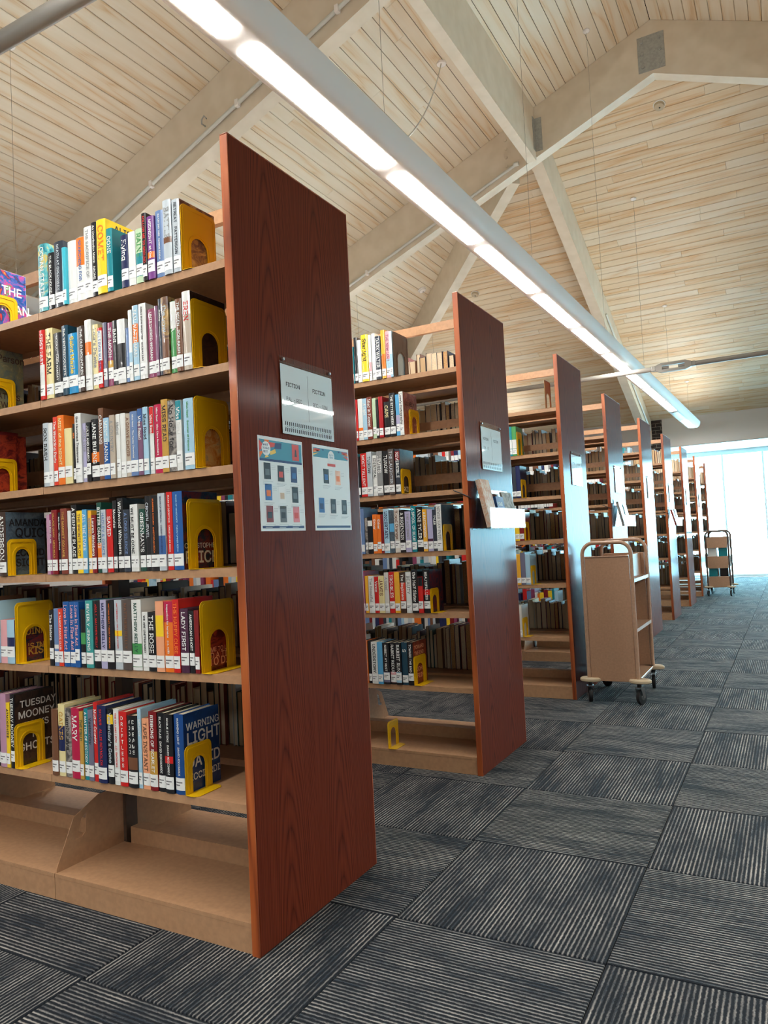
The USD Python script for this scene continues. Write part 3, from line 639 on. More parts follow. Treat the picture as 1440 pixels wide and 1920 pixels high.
bookdata = """#1A1
-839 47 228 tl|OCEAN STATE|w
-789 30 189 k|THE BLACK HOUSE|w
-758 45 218 s|DEATH AT GREENWAY|lg
-711 18 189 cy||w
-692 40 205 w||g
-651 41 207 w|SEARCHING FOR|b|o.55-1
-609 36 231 w|THE SACRIFICE OF|g
-573 24 238 k|An Unorthodox Match   NAOMI|w
-547 42 237 y|COMET|o
-504 26 200 tl|GONE|w
-445 31 165 n|Flying|w
-413 30 167 w||g
-380 32 168 pg|RAINE|gn|tl.12-.55
-346 18 208 k|FOLLOW ME TO GROUND|r
-327 29 193 pu|MIDNIGHT at the|w|o.33-.43
-296 31 204 bl|the CRYING TREE   NASEEM RAKHA|w
-261 33 225 lg|BATTLE|g|br.42-.5
-225 29 219 lg|RETREAT   PATTERSON|s
#1A2
-851 37 234 r|FIRST LAST DAY|w|w.1-.5
-813 36 235 cm|THE FARM|k
-776 43 213 k|MOSAIC   CARO RAMSAY|w
-728 30 229 nt|THE VENTRILOQUISTS|w
-697 44 196 b2|Saint Mazie|y
-651 12 211 g||w
-639 20 212 db|THE OLD MOUNTAIN|w
-618 30 227 w||r|o.5-.68
-586 26 207 cm|Lola's Palette|g
-558 20 191 r|ALL I EVER WANTED|b|w.45-.95
-537 17 205 pb||lg
-518 24 201 pl|THE MOON|w|gd.12-.4
-494 23 203 k|BANI|w
-469 34 200 w||pk|k.12-.62
-432 14 168 bl||w
-417 15 220 w||g|lb.1-.4
-401 24 231 lb|IAN WATERMAN|w|o.5-.75
-375 30 231 w|GIRLS BURN BRIGHTER   SHOBHA RAO|k
-343 32 209 pl|UNTETHERED WOMAN|w
-307 14 212 pl2||w
-293 12 231 s|Burning|w
-280 28 232 gb|the vow|lg|br.1-.45
-249 24 214 gn|READ A|w|w.62-1
-223 25 215 br|THE RISEN   RON RASH|w
-196 31 232 bg|EREN|r|w.7-1
#1A3
-843 33 212 lg|RON RASH|k
-808 21 209 w||g
-785 20 226 ro|The Wedding Party|w
-763 32 228 o|MIST of the NIGHT|cm
-728 35 181 cm||g
-690 11 193 k|MEN|o
-677 29 224 w|the Hundred Treasures|k
-646 18 189 lv|JANE EYRE|g
-626 20 189 k|JULIE AND ROMEO|w
-605 35 196 k|JANE BURNS|w|o.3-.46
-568 22 227 br|CARAVANS|w
-544 26 193 b3|MINT DIANNA|w|lb.6-1
-516 22 198 bg|A COUNTRY|g
-493 18 199 w|Mabel|g
-473 22 199 w||g
-449 20 195 bg|A GRAVE CHOIR|br
-427 31 198 bl|Miss Read - The Caxley Chronicles|w
-394 20 203 pl2|Miss Read|w|b.8-1
-373 21 205 lb|Miss Read|s
-350 17 204 w|Miss Read|w|r.6-1
-331 31 207 cr|Miss Read   Miss Clare Remembers|w
-298 26 218 gd|MISS READ|db
-271 30 211 w2|No Holly for|k
-239 22 207 w|Miss Read|w|tl.72-1
-209 38 208 lb|Miss Read   Summer at Fairacre|gn
#1A4
-836 19 197 mv||w
-815 10 199 mg|MISS READ VILLAGE|w
-803 26 211 dr|VILLAGE DIARY   MISS READ|gd
-775 11 202 k|Miss Read - Village School|w
-762 31 213 rb|THE MARKET SQUARE|gd
-729 16 204 w||g
-711 26 222 k|A PERFECT PLACE|w
-683 26 201 y|THE BRONTE PLOT|br
-656 21 203 sk|ALL THE LIVES|w
-633 16 199 oy|WEEKEND|g
-614 21 183 dr|Lauren Weisberg|w
-591 21 221 dg|BITTER ORANGE|w|o.12-.42
-568 22 197 lg|HADLEY & GRACE|bl
-544 25 197 r|SAVED|w
-517 17 222 k|Moonrise|w
-499 25 228 k|Wildwood Whispers|w
-472 26 191 s|A LONG SILENCE|bl
-444 21 205 w|WE MUST BE GONE|k
-421 13 205 w||g
-406 24 189 dg|GREENMAN'S|w|k.1-.6
-381 19 226 k|CROWN JEWEL|lg|o.1-.2
-360 35 226 k|NUMBERED ACCOUNT   CHRISTOPHER REICH|o
-323 28 230 lg|RULES OF BETRAYAL   CHRISTOPHER REICH|n|b.12-.45
-293 23 232 r|RULES OF DECEPTION   CHRISTOPHER REICH|w
-268 38 231 b3|RULES OF VENGEANCE   CHRISTOPHER REICH|lb
#1A5
-835 21 182 k|The Sisters|w
-812 22 187 bl||w|w.3-.37
-789 22 186 ro|A TANGO DANCE CLUB|w
-765 29 209 b3|Love in First Act|pk
-734 28 208 b3|Love in First Act|pk
-705 22 208 b3|Love in First Act|pk
-680 22 184 k||lg|gn.4-.6
-656 33 212 tg|BEVERLY JENKINS|w
-622 31 211 k|AREA 7   MATTHEW REILLY|r
-589 28 214 lv|MATTHEW REILLY|n
-559 32 212 k|MATTHEW REILLY  7 DEADLY WONDERS|o
-525 32 213 lg|MATTHEW REILLY  THE 6 SACRED STONES|r|y.48-.56
-492 39 213 gb|MATTHEW REILLY|br
-452 40 213 w|MATTHEW REILLY|dg|gn.05-.38
-408 24 176 w|WE ARE UNPREPARED|k
-382 32 176 k|THE ROSE|w
-348 32 208 pe||br|y.5-.8
-315 34 209 o|inspection for humans   p.e. rollit|w|cr.7-1
-279 25 213 r|THE HAPPY CURE|o
-253 32 186 pl3|LADY FIRST|w
-219 19 180 k|AMERICAN SHORT|w
-198 17 181 dr||w
#1A6
-842 34 212 br||w
-806 31 230 cm|GAINES|gd|n.35-.7
-773 30 220 pk|Jambalaya|k
-740 37 222 cr|MARY|w
-702 17 213 gd|THE FIELD|dg
-683 19 223 tl|A MATTER OF HISTORY|w
-662 23 221 pb|Yesterday|s
-638 19 245 r|Mother Country|w
-617 39 238 n|SHIVER   ALLIE REYNOLDS|r
-575 27 229 k|Yesterday's Gone|lg|y.8-.93
-546 23 230 w|THE KILLING LOOK   J.D. RHOADES|r
-521 33 225 r|DRIFTLESS|w
-485 40 216 k|VOODOO DREAMS|w|br.25-.42
-444 15 238 lb|MEMORY|w
-427 29 209 pe|TAPE INSTANT|br
-396 32 233 dr|RIBBONS OF SCARLET|w|gd.1-.5
-363 28 230 k|BLACK FLAG   DAVID RICCIARDI|w
-332 33 229 k|ROGUE STRIKE   DAVID RICCIARDI|w|r.38-.47
-296 36 231 b4|WARNING LIGHT   DAVID RICCIARDI|w
#1B4
-1111 29 220 pb||w
-1080 37 221 db|ANDERSON|w
#1B5
-1128 32 213 lb||w
-1094 38 148 pk||w
-1054 40 148 lb||w|n.35-.6
#1B6
-1139 27 249 k||w
-1109 34 248 mv||w
-1073 19 219 y|ATMOSPHERE|k
-1052 23 248 k|TUESDAY MOONEY|w
#2A1
-591 19 237 k||g
-570 21 219 w||g
-547 39 241 y|Starlight|k
-505 16 235 w||r|pk.1-.4
-486 20 239 w||gd
-464 30 219 s|DARK WATER|w
-431 23 246 oy||w|o.15-.5
-407 24 236 pk|THE NEW LOVE|pl|lb.1-.4
-381 15 231 lb||w|w.5-1
#2A2
-596 9 212 r||w
-585 27 213 w||k|o.1-.3
-556 24 211 lb|A Light|w
-531 28 215 rb|Mud in Flower|w
-501 22 205 pg||gn
-478 14 196 k||w
-461 23 208 cr2||w
-434 31 178 k|CAPE|cm
-400 31 217 k|THE BITTER WEEK|w
-367 20 206 sk||w|lv.1-.5
-345 22 217 w|Lovely Cartography|k
#2A3
-584 35 222 r|MOST TALLENT|w
-547 30 227 lg|TUROW|s
-515 25 206 w|IDENTICAL|k
-489 32 224 g|LIMITS|w
-454 32 223 k|TUROW|w
-421 31 228 gb|THE LAUGHTER|lg
-387 28 225 s|REVERSIBLE|w|dr.75-.95
#2A4
-576 14 184 gb||w
-561 28 187 k||w|w.75-.9
-530 23 198 o|Shiver|w
-506 22 195 o|Shiver|w
-482 16 195 dr||w
-465 30 222 lb|UNCERTAIN|n
-433 26 209 s||lb|sk.5-.7
-406 29 220 w2|Blood Orange|br
-375 29 210 k|A BEGINNER|w
-344 31 201 lv|THE ACCIDENT|g
-311 26 226 tl|A SPOOL OF BLUE|w
-282 32 220 k|ANNE TYLER|w
-248 22 206 oy|A PATCHWORK|w
-224 28 204 lv||w|pl3.1-.3
-195 20 200 s|TYLER|w
-173 27 225 w|NEVER SAY EVER|g
#2A5
-589 15 188 oy||br
-572 33 186 w|The Beautiful|g
-537 24 181 r|Vance|w
-512 32 185 cm|JAMES|br
-478 24 202 w2|A Good|g
-452 29 204 r|TROUBLES|w
-421 28 203 oy||gd
-392 31 200 db|The Beginners|w|ro.3-.75
-359 30 201 w|BEAUTY|g
-325 33 211 k|the Half Sister|w
-290 25 176 r||k|k.75-1
-263 34 209 k|BEAUTIFUL LIES|w|r.42-.55
#2A6
-593 18 213 k||w
-573 34 208 w|UNDERSTORY|k
-537 29 208 sk||w
-506 35 205 k|RABBIT AT REST|w|pb.05-.3
-469 32 206 k|RABBIT REDUX|w|pk.05-.3
-435 30 207 k|RABBIT RUN|w|lb.05-.3
-403 32 209 nt|S|w
-369 30 210 k|TOWARD THE END|w"""
shelves = {}
for ln in bookdata.strip().split('\n'):
    if ln[0] == '#': cur = shelves.setdefault(ln[1:], [])
    else:
        a = ln.split(' ', 3); cur.append((int(a[0]), int(a[1]), int(a[2])) + tuple(a[3].split('|')))
_shell = {}
def cover_mesh(w, h, d, sag):
    n = 7; xs_ = np.linspace(-w / 2, w / 2, n); t = .0018
    out = [(x, sag * (2 * x / w) ** 2) for x in xs_]
    inn = [(w / 2, d), (w / 2 - t, d), (w / 2 - t, sag + .003), (-w / 2 + t, sag + .003), (-w / 2 + t, d), (-w / 2, d)]
    return extrude(Polygon(out + inn), h)
def strip(w, z0, z1, sag, off, n=6):
    xs_ = np.linspace(-w / 2, w / 2, n + 1); V = [(x, sag * (2 * x / w) ** 2 - off, z) for z in (z0, z1) for x in xs_]
    return MB().add(V, [(i, i + 1, n + 2 + i, n + 1 + i) for i in range(n)]).get()
def spine_text(txt, w, h, sag, z0, z1):
    v, f, L = text_flat(txt)
    size = min(.56 * w, (z1 - z0) / L, .034)
    tot = size * L; zt = z1 - max(0, (z1 - z0 - tot)) * .18
    X = size * v[:, 1] - size * .5; Z = zt - size * v[:, 0]
    return np.c_[X, sag * (2 * X / w) ** 2 - .0006, Z], f
def stacked(txt, w, h, sag, z0, z1, x0=0.0):
    b = MB(); k = len(txt); st = (z1 - z0) / k; size = min(st * .62, w * .5)
    for i, ch in enumerate(txt):
        v, f, L = text_flat(ch); X = x0 + size * (v[:, 0] - L / 2); Z = z1 - st * (i + 1) + st * .19 + size * v[:, 1]
        b.add(np.c_[X, sag * (2 * X / w) ** 2 - .0006, Z], f)
    return b.get()
def side_text(lines, w, d, h):
    """lettering on the front board, which faces +x: lines of (text, height fraction, cap height, start fraction)"""
    b = MB()
    for txt, zfr, size, y0 in lines:
        v, f, L = text_flat(txt); sz = min(size, (d - .014) / L)
        b.add(np.c_[np.full(len(v), w / 2 + .0006), .008 + y0 * d + sz * v[:, 0] * (size / sz if False else 1), zfr * h + sz * v[:, 1]], f)
    return b.get()
art_sets = {'gold': [srgb(60, 44, 40), srgb(112, 84, 72), srgb(186, 150, 90), srgb(222, 190, 130)], 'dark': [srgb(16, 16, 18), srgb(40, 32, 28), srgb(66, 46, 36), srgb(26, 22, 22)],
            'seaside': [srgb(40, 52, 60), srgb(190, 120, 50), srgb(206, 170, 110), srgb(60, 110, 130)], 'navy': [srgb(16, 28, 44), srgb(24, 44, 66), srgb(120, 40, 44), srgb(20, 36, 54)],
            'ember': [srgb(50, 12, 16), srgb(92, 20, 22), srgb(170, 60, 36), srgb(70, 14, 18)], 'blue': [srgb(12, 34, 74), srgb(20, 58, 112), srgb(16, 48, 96), srgb(28, 76, 132)],
            'confetti': [srgb(240, 200, 40), srgb(226, 60, 40), srgb(34, 44, 96), srgb(40, 96, 176), srgb(200, 60, 130), srgb(46, 140, 80), srgb(240, 240, 240)], 'meadow': [srgb(60, 70, 66), srgb(92, 104, 96), srgb(120, 118, 84), srgb(160, 150, 122)],
            'mist': [srgb(70, 88, 100), srgb(88, 106, 118), srgb(60, 76, 88), srgb(104, 120, 128)], 'swirl': [srgb(14, 74, 110), srgb(24, 124, 140), srgb(96, 184, 190), srgb(220, 190, 80), srgb(16, 60, 100)],
            'rose': [srgb(198, 122, 106), srgb(206, 134, 116), srgb(170, 92, 84), srgb(210, 150, 130)], 'photo': [srgb(36, 36, 40), srgb(96, 92, 90), srgb(170, 164, 156), srgb(60, 58, 60)], 'rust': [srgb(30, 22, 24), srgb(120, 44, 28), srgb(160, 64, 36), srgb(40, 26, 26)]}
_art = {}
def picture(k):
    if k not in _art: _art[k] = art('picture_' + k, art_sets[k], 11 if k == 'confetti' else 22)
    return _art[k]
# jackets of the books that stand with a board showing: colour of the board, picture, lettering
FACE = {('1A1', -1): ('gold', 'w', []), ('1A2', -1): ('dark', 'ro', [('THE', .82, .02, .1), ('SERENA', .62, .03, .05)]),
        ('1A3', -1): ('seaside', 'db', [('Miss Read', .70, .022, .12), ('Tyrant Stories', .58, .016, .12)]),
        ('1A4', -1): ('navy', 'w2', [('CHRISTOPHER', .27, .022, .0), ('REICH', .08, .044, .02)]),
        ('1A5', -1): ('ember', 'pe', [('A TIME TO LOVE', .30, .020, .02), ('AND A TIME', .19, .022, .02), ('TO DIE', .08, .022, .2)]),
        ('1A6', -1): ('blue', 'w2', [('WARNING', .78, .034, .04), ('LIGHT', .60, .038, .06), ('DAVID', .30, .032, .06), ('RICCIARDI', .14, .030, .02)]),
        ('1B1', -1): ('confetti', 'w', [('THE', .62, .030, .32), ('URBAN', .34, .036, .1)]), ('1B2', -1): ('meadow', 'db', [('Parson', .82, .024, .3), ('STATUES', .24, .020, .05), ('NEW', .10, .022, .1)]),
        ('1B3', -1): ('ember', 'w', []), ('1B4', -1): ('mist', 'k', [('AMANDA', .78, .028, .05), ('QUICK', .60, .032, .2), ('SECOND', .30, .024, .05), ('SIGHT', .14, .026, .2)]),
        ('1B5', -1): ('navy', 'gd', [('QUINN', .62, .022, .1), ("'S IN", .28, .020, .3), ('KISS', .15, .026, .3)]),
        ('1B6', -1): ('dark', 'w2', [('TUESDAY', .80, .024, .1), ('MOONEY', .65, .024, .06), ('TALKS', .50, .022, .2), ('TO', .36, .022, .35), ('GHOSTS', .20, .026, .05)]),
        ('1A1', 8): (None, 'k', [('ALISHA', .86, .022, .2)]), ('1A1', 0): ('swirl', 'w', []),
        ('2A2', -1): ('rose', 'db', [('LOVELY', .7, .02, .1)]), ('2A3', -1): ('dark', 'w2', [('SKIN', .06, .024, .1)]), ('2A4', -1): ('dark', 'g', []), ('2A5', -1): ('navy', 'lg', []),
        ('2A6', -1): ('rust', 'pe', [('TOWARD', .82, .018, .06), ('THE END', .68, .018, .06), ('JOHN', .30, .02, .2), ('UPDIKE', .14, .022, .06)])}
SPINE_ART = {('1A1', 0): 'swirl', ('1A6', 2): 'photo', ('2A4', 0): 'photo', ('2A4', 6): 'mist', ('1A3', 22): 'photo', ('1A2', 21): 'gold'}
def make_book(name, w, h, d, col, txt, tcol, panel, loc, label, group, key=None, face=None, detail=True, flip=False, pages='pages', sticker=.012, tilt=0.0):
    t = thing(name, label, 'book', loc, 180 if flip else 0, group)
    if tilt: UsdGeom.Xformable(t).AddRotateYOp().Set(float(tilt))
    sag = min(.004, .10 * w) if w < .05 else .004
    jm = picture(SPINE_ART[key]) if key in SPINE_ART else jacket(col)
    c = part('cover', cover_mesh(w, h, d, sag), jm, t, smooth=35)
    part('pages', MB().box(-w / 2 + .0022, w / 2 - .0022, sag + .0035, d - .004, .003, h - .004), M[pages], t)
    if not detail: return t
    lw = w - .0012
    lz = sticker; lh = .036
    lb = part('spine_label', strip(lw, lz, lz + lh, sag, .0005), M['label'], t, label='white call-number label')
    pm = MB()
    for z_, a, b in ((lz + .021, -.40, .30), (lz + .013, -.40, .05)):
        v, f = strip(1, 0, 1, 0, 0, 2); xs_ = np.linspace(a * lw, b * lw, 3)
        pm.add([(x, sag * (2 * x / w) ** 2 - .0009, z) for z in (z_, z_ + .0034) for x in xs_], [(0, 1, 4, 3), (1, 2, 5, 4)])
    part('label_print', pm, M['grey_ink'], lb)
    z0 = lz + lh + .006; z1 = h - .010
    if panel:
        pc, lo, hi = panel
        part('spine_panel', strip(w - .0006, max(.001, lo * h), min(h - .001, hi * h), sag, .0003), jacket(pc), t, label=SAY[pc] + ' panel on the spine')
    if txt:
        if txt == 'DRIFTLESS': mm = stacked(txt, w, h, sag, z0, z1)
        elif txt == 'VOODOO DREAMS':
            a = stacked('VOODOO', w * .8, h, sag, h * .45, z1, -w * .2); b_ = stacked('DREAMS', w * .8, h, sag, h * .45, z1, w * .22)
            mm = (np.vstack([a[0], b_[0]]), np.vstack([a[1], b_[1] + len(a[0])]))
        else: mm = spine_text(txt, w, h, sag, z0, z1)
        part('lettering', mm, ink(tcol), t)
    if face:
        pic, tc, lines = face
        if pic:
            part('front_jacket', MB().quad((w / 2 + .0003, .004, .001), (w / 2 + .0003, d - .001, .001), (w / 2 + .0003, d - .001, h - .001), (w / 2 + .0003, .004, h - .001)), picture(pic), t, label='printed front of the jacket')
        for ln_ in lines: part('front_lettering', side_text([ln_], w, d, h), ink(tc), t)
    return t
ORD = ['first', 'second', 'third', 'fourth', 'fifth', 'sixth', 'seventh', 'eighth', 'ninth', 'tenth', 'eleventh', 'twelfth', 'thirteenth', 'fourteenth', 'fifteenth', 'sixteenth', 'seventeenth', 'eighteenth', 'nineteenth', 'twentieth',
       'twenty-first', 'twenty-second', 'twenty-third', 'twenty-fourth', 'twenty-fifth', 'twenty-sixth', 'twenty-seventh', 'twenty-eighth']
NTH = ['1st', '2nd', '3rd'] + ['%dth' % k for k in range(4, 21)] + ['21st', '22nd', '23rd'] + ['%dth' % k for k in range(24, 31)]
LEVEL = ['top shelf', 'second shelf', 'third shelf', 'fourth shelf', 'fifth shelf', 'sixth shelf']
# left section of the first bookcase where only a board shows
shelves['1B1'] = [(-1145, 34, 225, 'w', '', 'k')]
shelves['1B2'] = [(-1175, 36, 236, 'gb', '', 'w')]
shelves['1B3'] = [(-1172, 34, 216, 'dr', '', 'w')]
YF0 = .004
br_ = random.Random(5)
def front_row(key, yi, si, where, bname):
    rows = sorted(shelves[key]); z = SZ[si]
    n = len(rows)
    for i, row in enumerate(rows):
        x, w, h, col, txt, tcol = row[:6]
        if key[1] == 'A' and x < -838: w, x = w - (-838 - x), -838
        if i + 1 < n: w = min(w, rows[i + 1][0] - x - 1)
        w = max(w, 7) / 1000; h = h / 1000; x = x / 1000
        panel = None
        if len(row) > 6 and row[6]:
            s = row[6]; k = 1 if not s[1].isalpha() and not s[1].isdigit() else 2
            if s[1] == '.' or (s[1].isdigit() and '.' not in s[:2]): k = 1
            while s[:k] not in COL or (k < len(s) and s[:k + 1] in COL and not s[k] == '.'): k += 1
            lo, hi = s[k:].split('-'); panel = (s[:k], float(lo), float(hi))
        look = SAY[col] + (' and ' + SAY[panel[0]] if panel and panel[0] != col else '')
        thick = '' if ' and ' in look else 'thick' if w > .036 else 'slim' if w < .019 else ''
        lab = ('%s %s book, %s left of bookend, %s, %s' % (thick, look, NTH[n - 1 - i], LEVEL[si], where)).strip()
        face = FACE.get((key, i)) or (FACE.get((key, -1)) if i == n - 1 else None)
        d = .150 if h > .19 else .128
        if i == n - 1 and face and face[0]: d = .156
        make_book('library_book', w, h, d, col, txt, tcol, panel, (x + w / 2, RY[yi] + YF0 + br_.uniform(-.004, .003), z + .0004), lab, 'books on the ' + LEVEL[si] + ', ' + where, (key, i), face,
                  sticker=.012 + (.010 if br_.random() < .25 else 0))
    return rows
for si in range(6): front_row('1A%d' % (si + 1), 0, si, 'nearest bookcase', '')
for si in range(6): front_row('1B%d' % (si + 1), 0, si, 'left bay, nearest bookcase', '')
for si in range(6): front_row('2A%d' % (si + 1), 1, si, 'second bookcase', '')

# ---- rows seen from behind, fore-edges showing
back_cols = ['k', 'n', 's', 'dr', 'w', 'br', 'lg', 'nt', 'c', 'rb', 'gb', 'dg', 'w2', 'k', 's', 'pl3']
def fore_row(yi, si, x_lo, x_hi, where, seed):
    r = random.Random(seed); x = x_hi; i = 0; z = SZ[si]; bay = -1
    base = r.uniform(.195, .235)
    while x - .02 > x_lo:
        w = r.choice([.020, .024, .028, .030, .034, .038]); h = min(max(base + r.uniform(-.022, .022), .17), .243); d = r.choice([.140, .150, .155])
        if r.random() < .2: x -= r.uniform(.003, .012)
        if x - w < x_lo: break
        sc_ = 1.021 if yi == 2 else 1
        make_book('library_book', w, h, d, r.choice(back_cols), '', 'w', None, (x - w / 2, RY[yi] + PWID - .012 - r.uniform(0, .01), z * sc_ + .0004),
                  'book with page edges outward, %s from end panel, %s, %s' % (NTH[i], LEVEL[si], where), 'page-edge books on the ' + LEVEL[si] + ', ' + where, detail=False, flip=True, pages=r.choice(['pages', 'pages', 'pages_old']))
        x -= w + .0012; i += 1
    return x
ends = {}
for si in range(6): ends[(1, si)] = fore_row(1, si, -.40, -.067, 'back of second bookcase', 100 + si)
for si in (0, 4, 5): ends[(0, si)] = fore_row(0, si, -.31 if si == 5 else -.19, -.067, 'back of nearest bookcase', 200 + si)
for si in range(1, 6): ends[(2, si)] = fore_row(2, si, -.26, -.067, 'back of third bookcase', 300 + si)
# a few coloured spines of the third bookcase beside its bookends
third = {1: [('pu', 205), ('tl', 208), ('gn', 206)], 2: [('s', 220), ('n', 226)], 3: [('w', 200), ('y', 204), ('dr', 198)], 4: [('w', 208), ('oy', 212), ('pb', 222), ('lb', 210)], 5: [('s', 214), ('w2', 220)]}
BE3 = {1: -.318, 2: -.305, 3: -.300, 4: -.270, 5: -.350}
for si, lst in third.items():
    x = BE3[si] - .002
    for i, (c_, h) in enumerate(lst[::-1]):
        w = .031 if si != 4 else .034
        pan = ('w', .25, .55) if si == 1 else None
        make_book('library_book', w, h / 1000, .15, c_, '', 'w', pan, (x - w / 2, RY[2] + YF0, SZ[si] * 1.021 + .0004), '%s book, %s left of the bookend, %s, third bookcase' % (SAY[c_], ORD[i], LEVEL[si]), 'books on the ' + LEVEL[si] + ', third bookcase')
        x -= w + .001
    ends[('f2', si)] = x
# ---- all the remaining books, too many and too small to tell apart
def mass(rows, name, label):
    V, F, C, n = [], [], [], 0
    def add(b, c):
        nonlocal n
        v, f = b.get(); V.append(v); F.append(f + n); C.append(np.tile(srgb(*c), (len(v), 1))); n += len(v)
    for (yi, si, x_hi, x_lo, side, seed) in rows:
        r = random.Random(seed); x = x_hi; base = r.uniform(.195, .23); z = SZ[si] * (1.021 if yi == 2 else 1) + .0004
        while x > x_lo:
            w = r.uniform(.018, .038); h = min(base + r.uniform(-.025, .03), .243); d = r.choice([.14, .15, .155]); t = .002
            k = round((x + PT) / -SEC - .5)
            if any(x - w - .004 < -PT - j * SEC < x + .004 for j in range(1, NSEC)):
                x -= .006; 
                if any(x - w - .004 < -PT - j * SEC < x + .006 for j in range(1, NSEC)) and x > -PT - round((-x - PT) / SEC) * SEC: x -= .012
            if x - w < x_lo: break
            if side == 0: y0, y1 = RY[yi] + YF0, RY[yi] + YF0 + d
            else: y0, y1 = RY[yi] + PWID - .012, RY[yi] + PWID - .012 - d
            s = 1 if y1 > y0 else -1
            a, b = sorted((y0, y1))
            c = COL[r.choice(['k', 'w', 'r', 's', 'n', 'lg', 'w', 'tl', 'y', 'dr', 'bl', 'w2', 'o', 'k', 'lb', 'br', 'pl', 'g'] if side == 0 else back_cols)]
            add(MB().box(x - w, x - w + t, a, b, z, z + h), c); add(MB().box(x - t, x, a, b, z, z + h), c)
            p, q = sorted((y0, y0 + s * .004)); add(MB().box(x - w + t, x - t, p, q, z, z + h), c)
            p, q = sorted((y0 + s * .004, y1 - s * .004)); add(MB().box(x - w + t, x - t, p, q, z + .003, z + h - .004), r.choice([(206, 190, 160), (190, 164, 124), (214, 200, 172)]))
            p, q = sorted((y0 - s * .0006, y0 - s * .0001)); add(MB().box(x - w + .001, x - .001, p, q, z + .012, z + .048), (236, 238, 236))
            x -= w + .0012
    m = part(name, (np.vstack(V), np.vstack(F)), M['mass'], None, label=label, cat='books', kind='stuff')
    UsdGeom.PrimvarsAPI(UsdGeom.Mesh(m)).CreatePrimvar('book_colour', Sdf.ValueTypeNames.Color3fArray, 'vertex').Set(Vt.Vec3fArray.FromNumpy(np.vstack(C).astype(np.float32)))
M['mass'] = mat('mixed_books', {'a': ('attribute', {'attribute': 'book_colour'}), 'p': ('principled_bsdf', {'roughness': .45})}, [('a.color', 'p.base_color')])
rows = []
XB = XEND + .05
for si in range(6):
    firsts = sorted(shelves['1B%d' % (si + 1)])[0][0] / 1000
    rows.append((0, si, firsts - .004, XB, 0, 400 + si))
    rows.append((0, si, ends.get((0, si), -.067), XB, 1, 420 + si))
    f2 = sorted(shelves['2A%d' % (si + 1)])[0][0] / 1000
    rows.append((1, si, f2 - .003, XB, 0, 440 + si)); rows.append((1, si, ends[(1, si)], XB, 1, 460 + si))
    if si: rows.append((2, si, ends[('f2', si)], XB, 0, 480 + si)); rows.append((2, si, ends[(2, si)], XB, 1, 500 + si))
    for yi in range(3, 9):
        if not (si == 0 and yi < 5): rows.append((yi, si, -.40 - .05 * ((yi * 3 + si) % 3), XB, 0, 600 + yi * 10 + si))
        if not (si == 0 and yi < 5): rows.append((yi, si, -.067, XB, 1, 700 + yi * 10 + si))
mass(rows, 'distant_books', 'the many small rows of books on the farther bookcases and deep behind the front rows')

# ================================================================== BOOKENDS
def bookend_meshes(h, w, base=.05):
    """upright plate in the y-z plane facing +x, arched opening, pressed ribs, foot plate"""
    r = .018
    def arch(y0, y1, z0, z1, rad, n=10):
        pts = [(y0, z0)]
        pts += [(y0 + rad - rad * math.cos(a), z1 - rad + rad * math.sin(a)) for a in np.linspace(0, math.pi / 2, n)]
        pts += [(y1 - rad + rad * math.sin(a), z1 - rad + rad * math.cos(a)) for a in np.linspace(0, math.pi / 2, n)]
        return pts + [(y1, z0)]
    aw = w * .235; c = w / 2; top = h * .57 if h > .17 else h * .72
    outer = Polygon(arch(0, w, 0, h, r)); hole = Polygon(arch(c - aw, c + aw, -.001, top, aw * .999))
    plate = extrude(outer.difference(hole), .0014, YZ_X(0))
    rib1 = Polygon(arch(.008, w - .008, .002, h - .008, r * .7)).difference(Polygon(arch(.0115, w - .0115, -.001, h - .0115, r * .6)))
    rib2 = Polygon(arch(c - aw - .012, c + aw + .012, .002, top + .012, aw + .0119)).difference(Polygon(arch(c - aw - .0075, c + aw + .0075, -.001, top + .0075, aw + .0074)))
    ribs = [extrude(q, .0016, YZ_X(.0013)) for q in (rib1, rib2)]
    foot = Polygon([(0, 0), (base - .012, 0), (base, .012), (base, w - .012), (base - .012, w), (0, w)])
    return plate, ribs, extrude(foot, .0013)
def bookend(x, h, w, yi, z, label, m='yellow', group='yellow bookends', foot=.045, dy=0.0):
    p, ribs, f = bookend_meshes(h, w, foot)
    t = thing('bookend', label, 'bookend', (x, RY[yi] + YF0 + dy, z + .0006), group=group)
    part('plate', p, M[m], t, smooth=30)
    for r_ in ribs: part('pressed_rib', r_, M[m], t)
    part('foot_plate', f, M[m], t)
    return t
for si, (x, h, w) in enumerate([(-.190, .205, .15), (-.164, .212, .153), (-.166, .215, .15), (-.209, .207, .150), (-.174, .206, .148), (-.253, .139, .113)]):
    xr = max(r_[0] + r_[1] for r_ in shelves['1A%d' % (si + 1)]) / 1000
    bookend(max(x, xr + .0015), h, w, 0, SZ[si], '%s yellow steel bookend at the right end of the %s, nearest bookcase' % ('small' if h < .16 else 'tall', LEVEL[si]))
for si, (x, h, w) in enumerate([(-1.105, .128, .112), (-1.13, .128, .112), (-1.133, .128, .112), (-1.038, .126, .112), (-1.007, .206, .148), (-1.028, .146, .116)]):
    xr = max(r_[0] + r_[1] for r_ in shelves['1B%d' % (si + 1)]) / 1000
    bookend(max(x, xr + .0015), h, w, 0, SZ[si], '%s yellow steel bookend in the left bay of the nearest bookcase, %s' % ('tall' if h > .16 else 'small', LEVEL[si]))
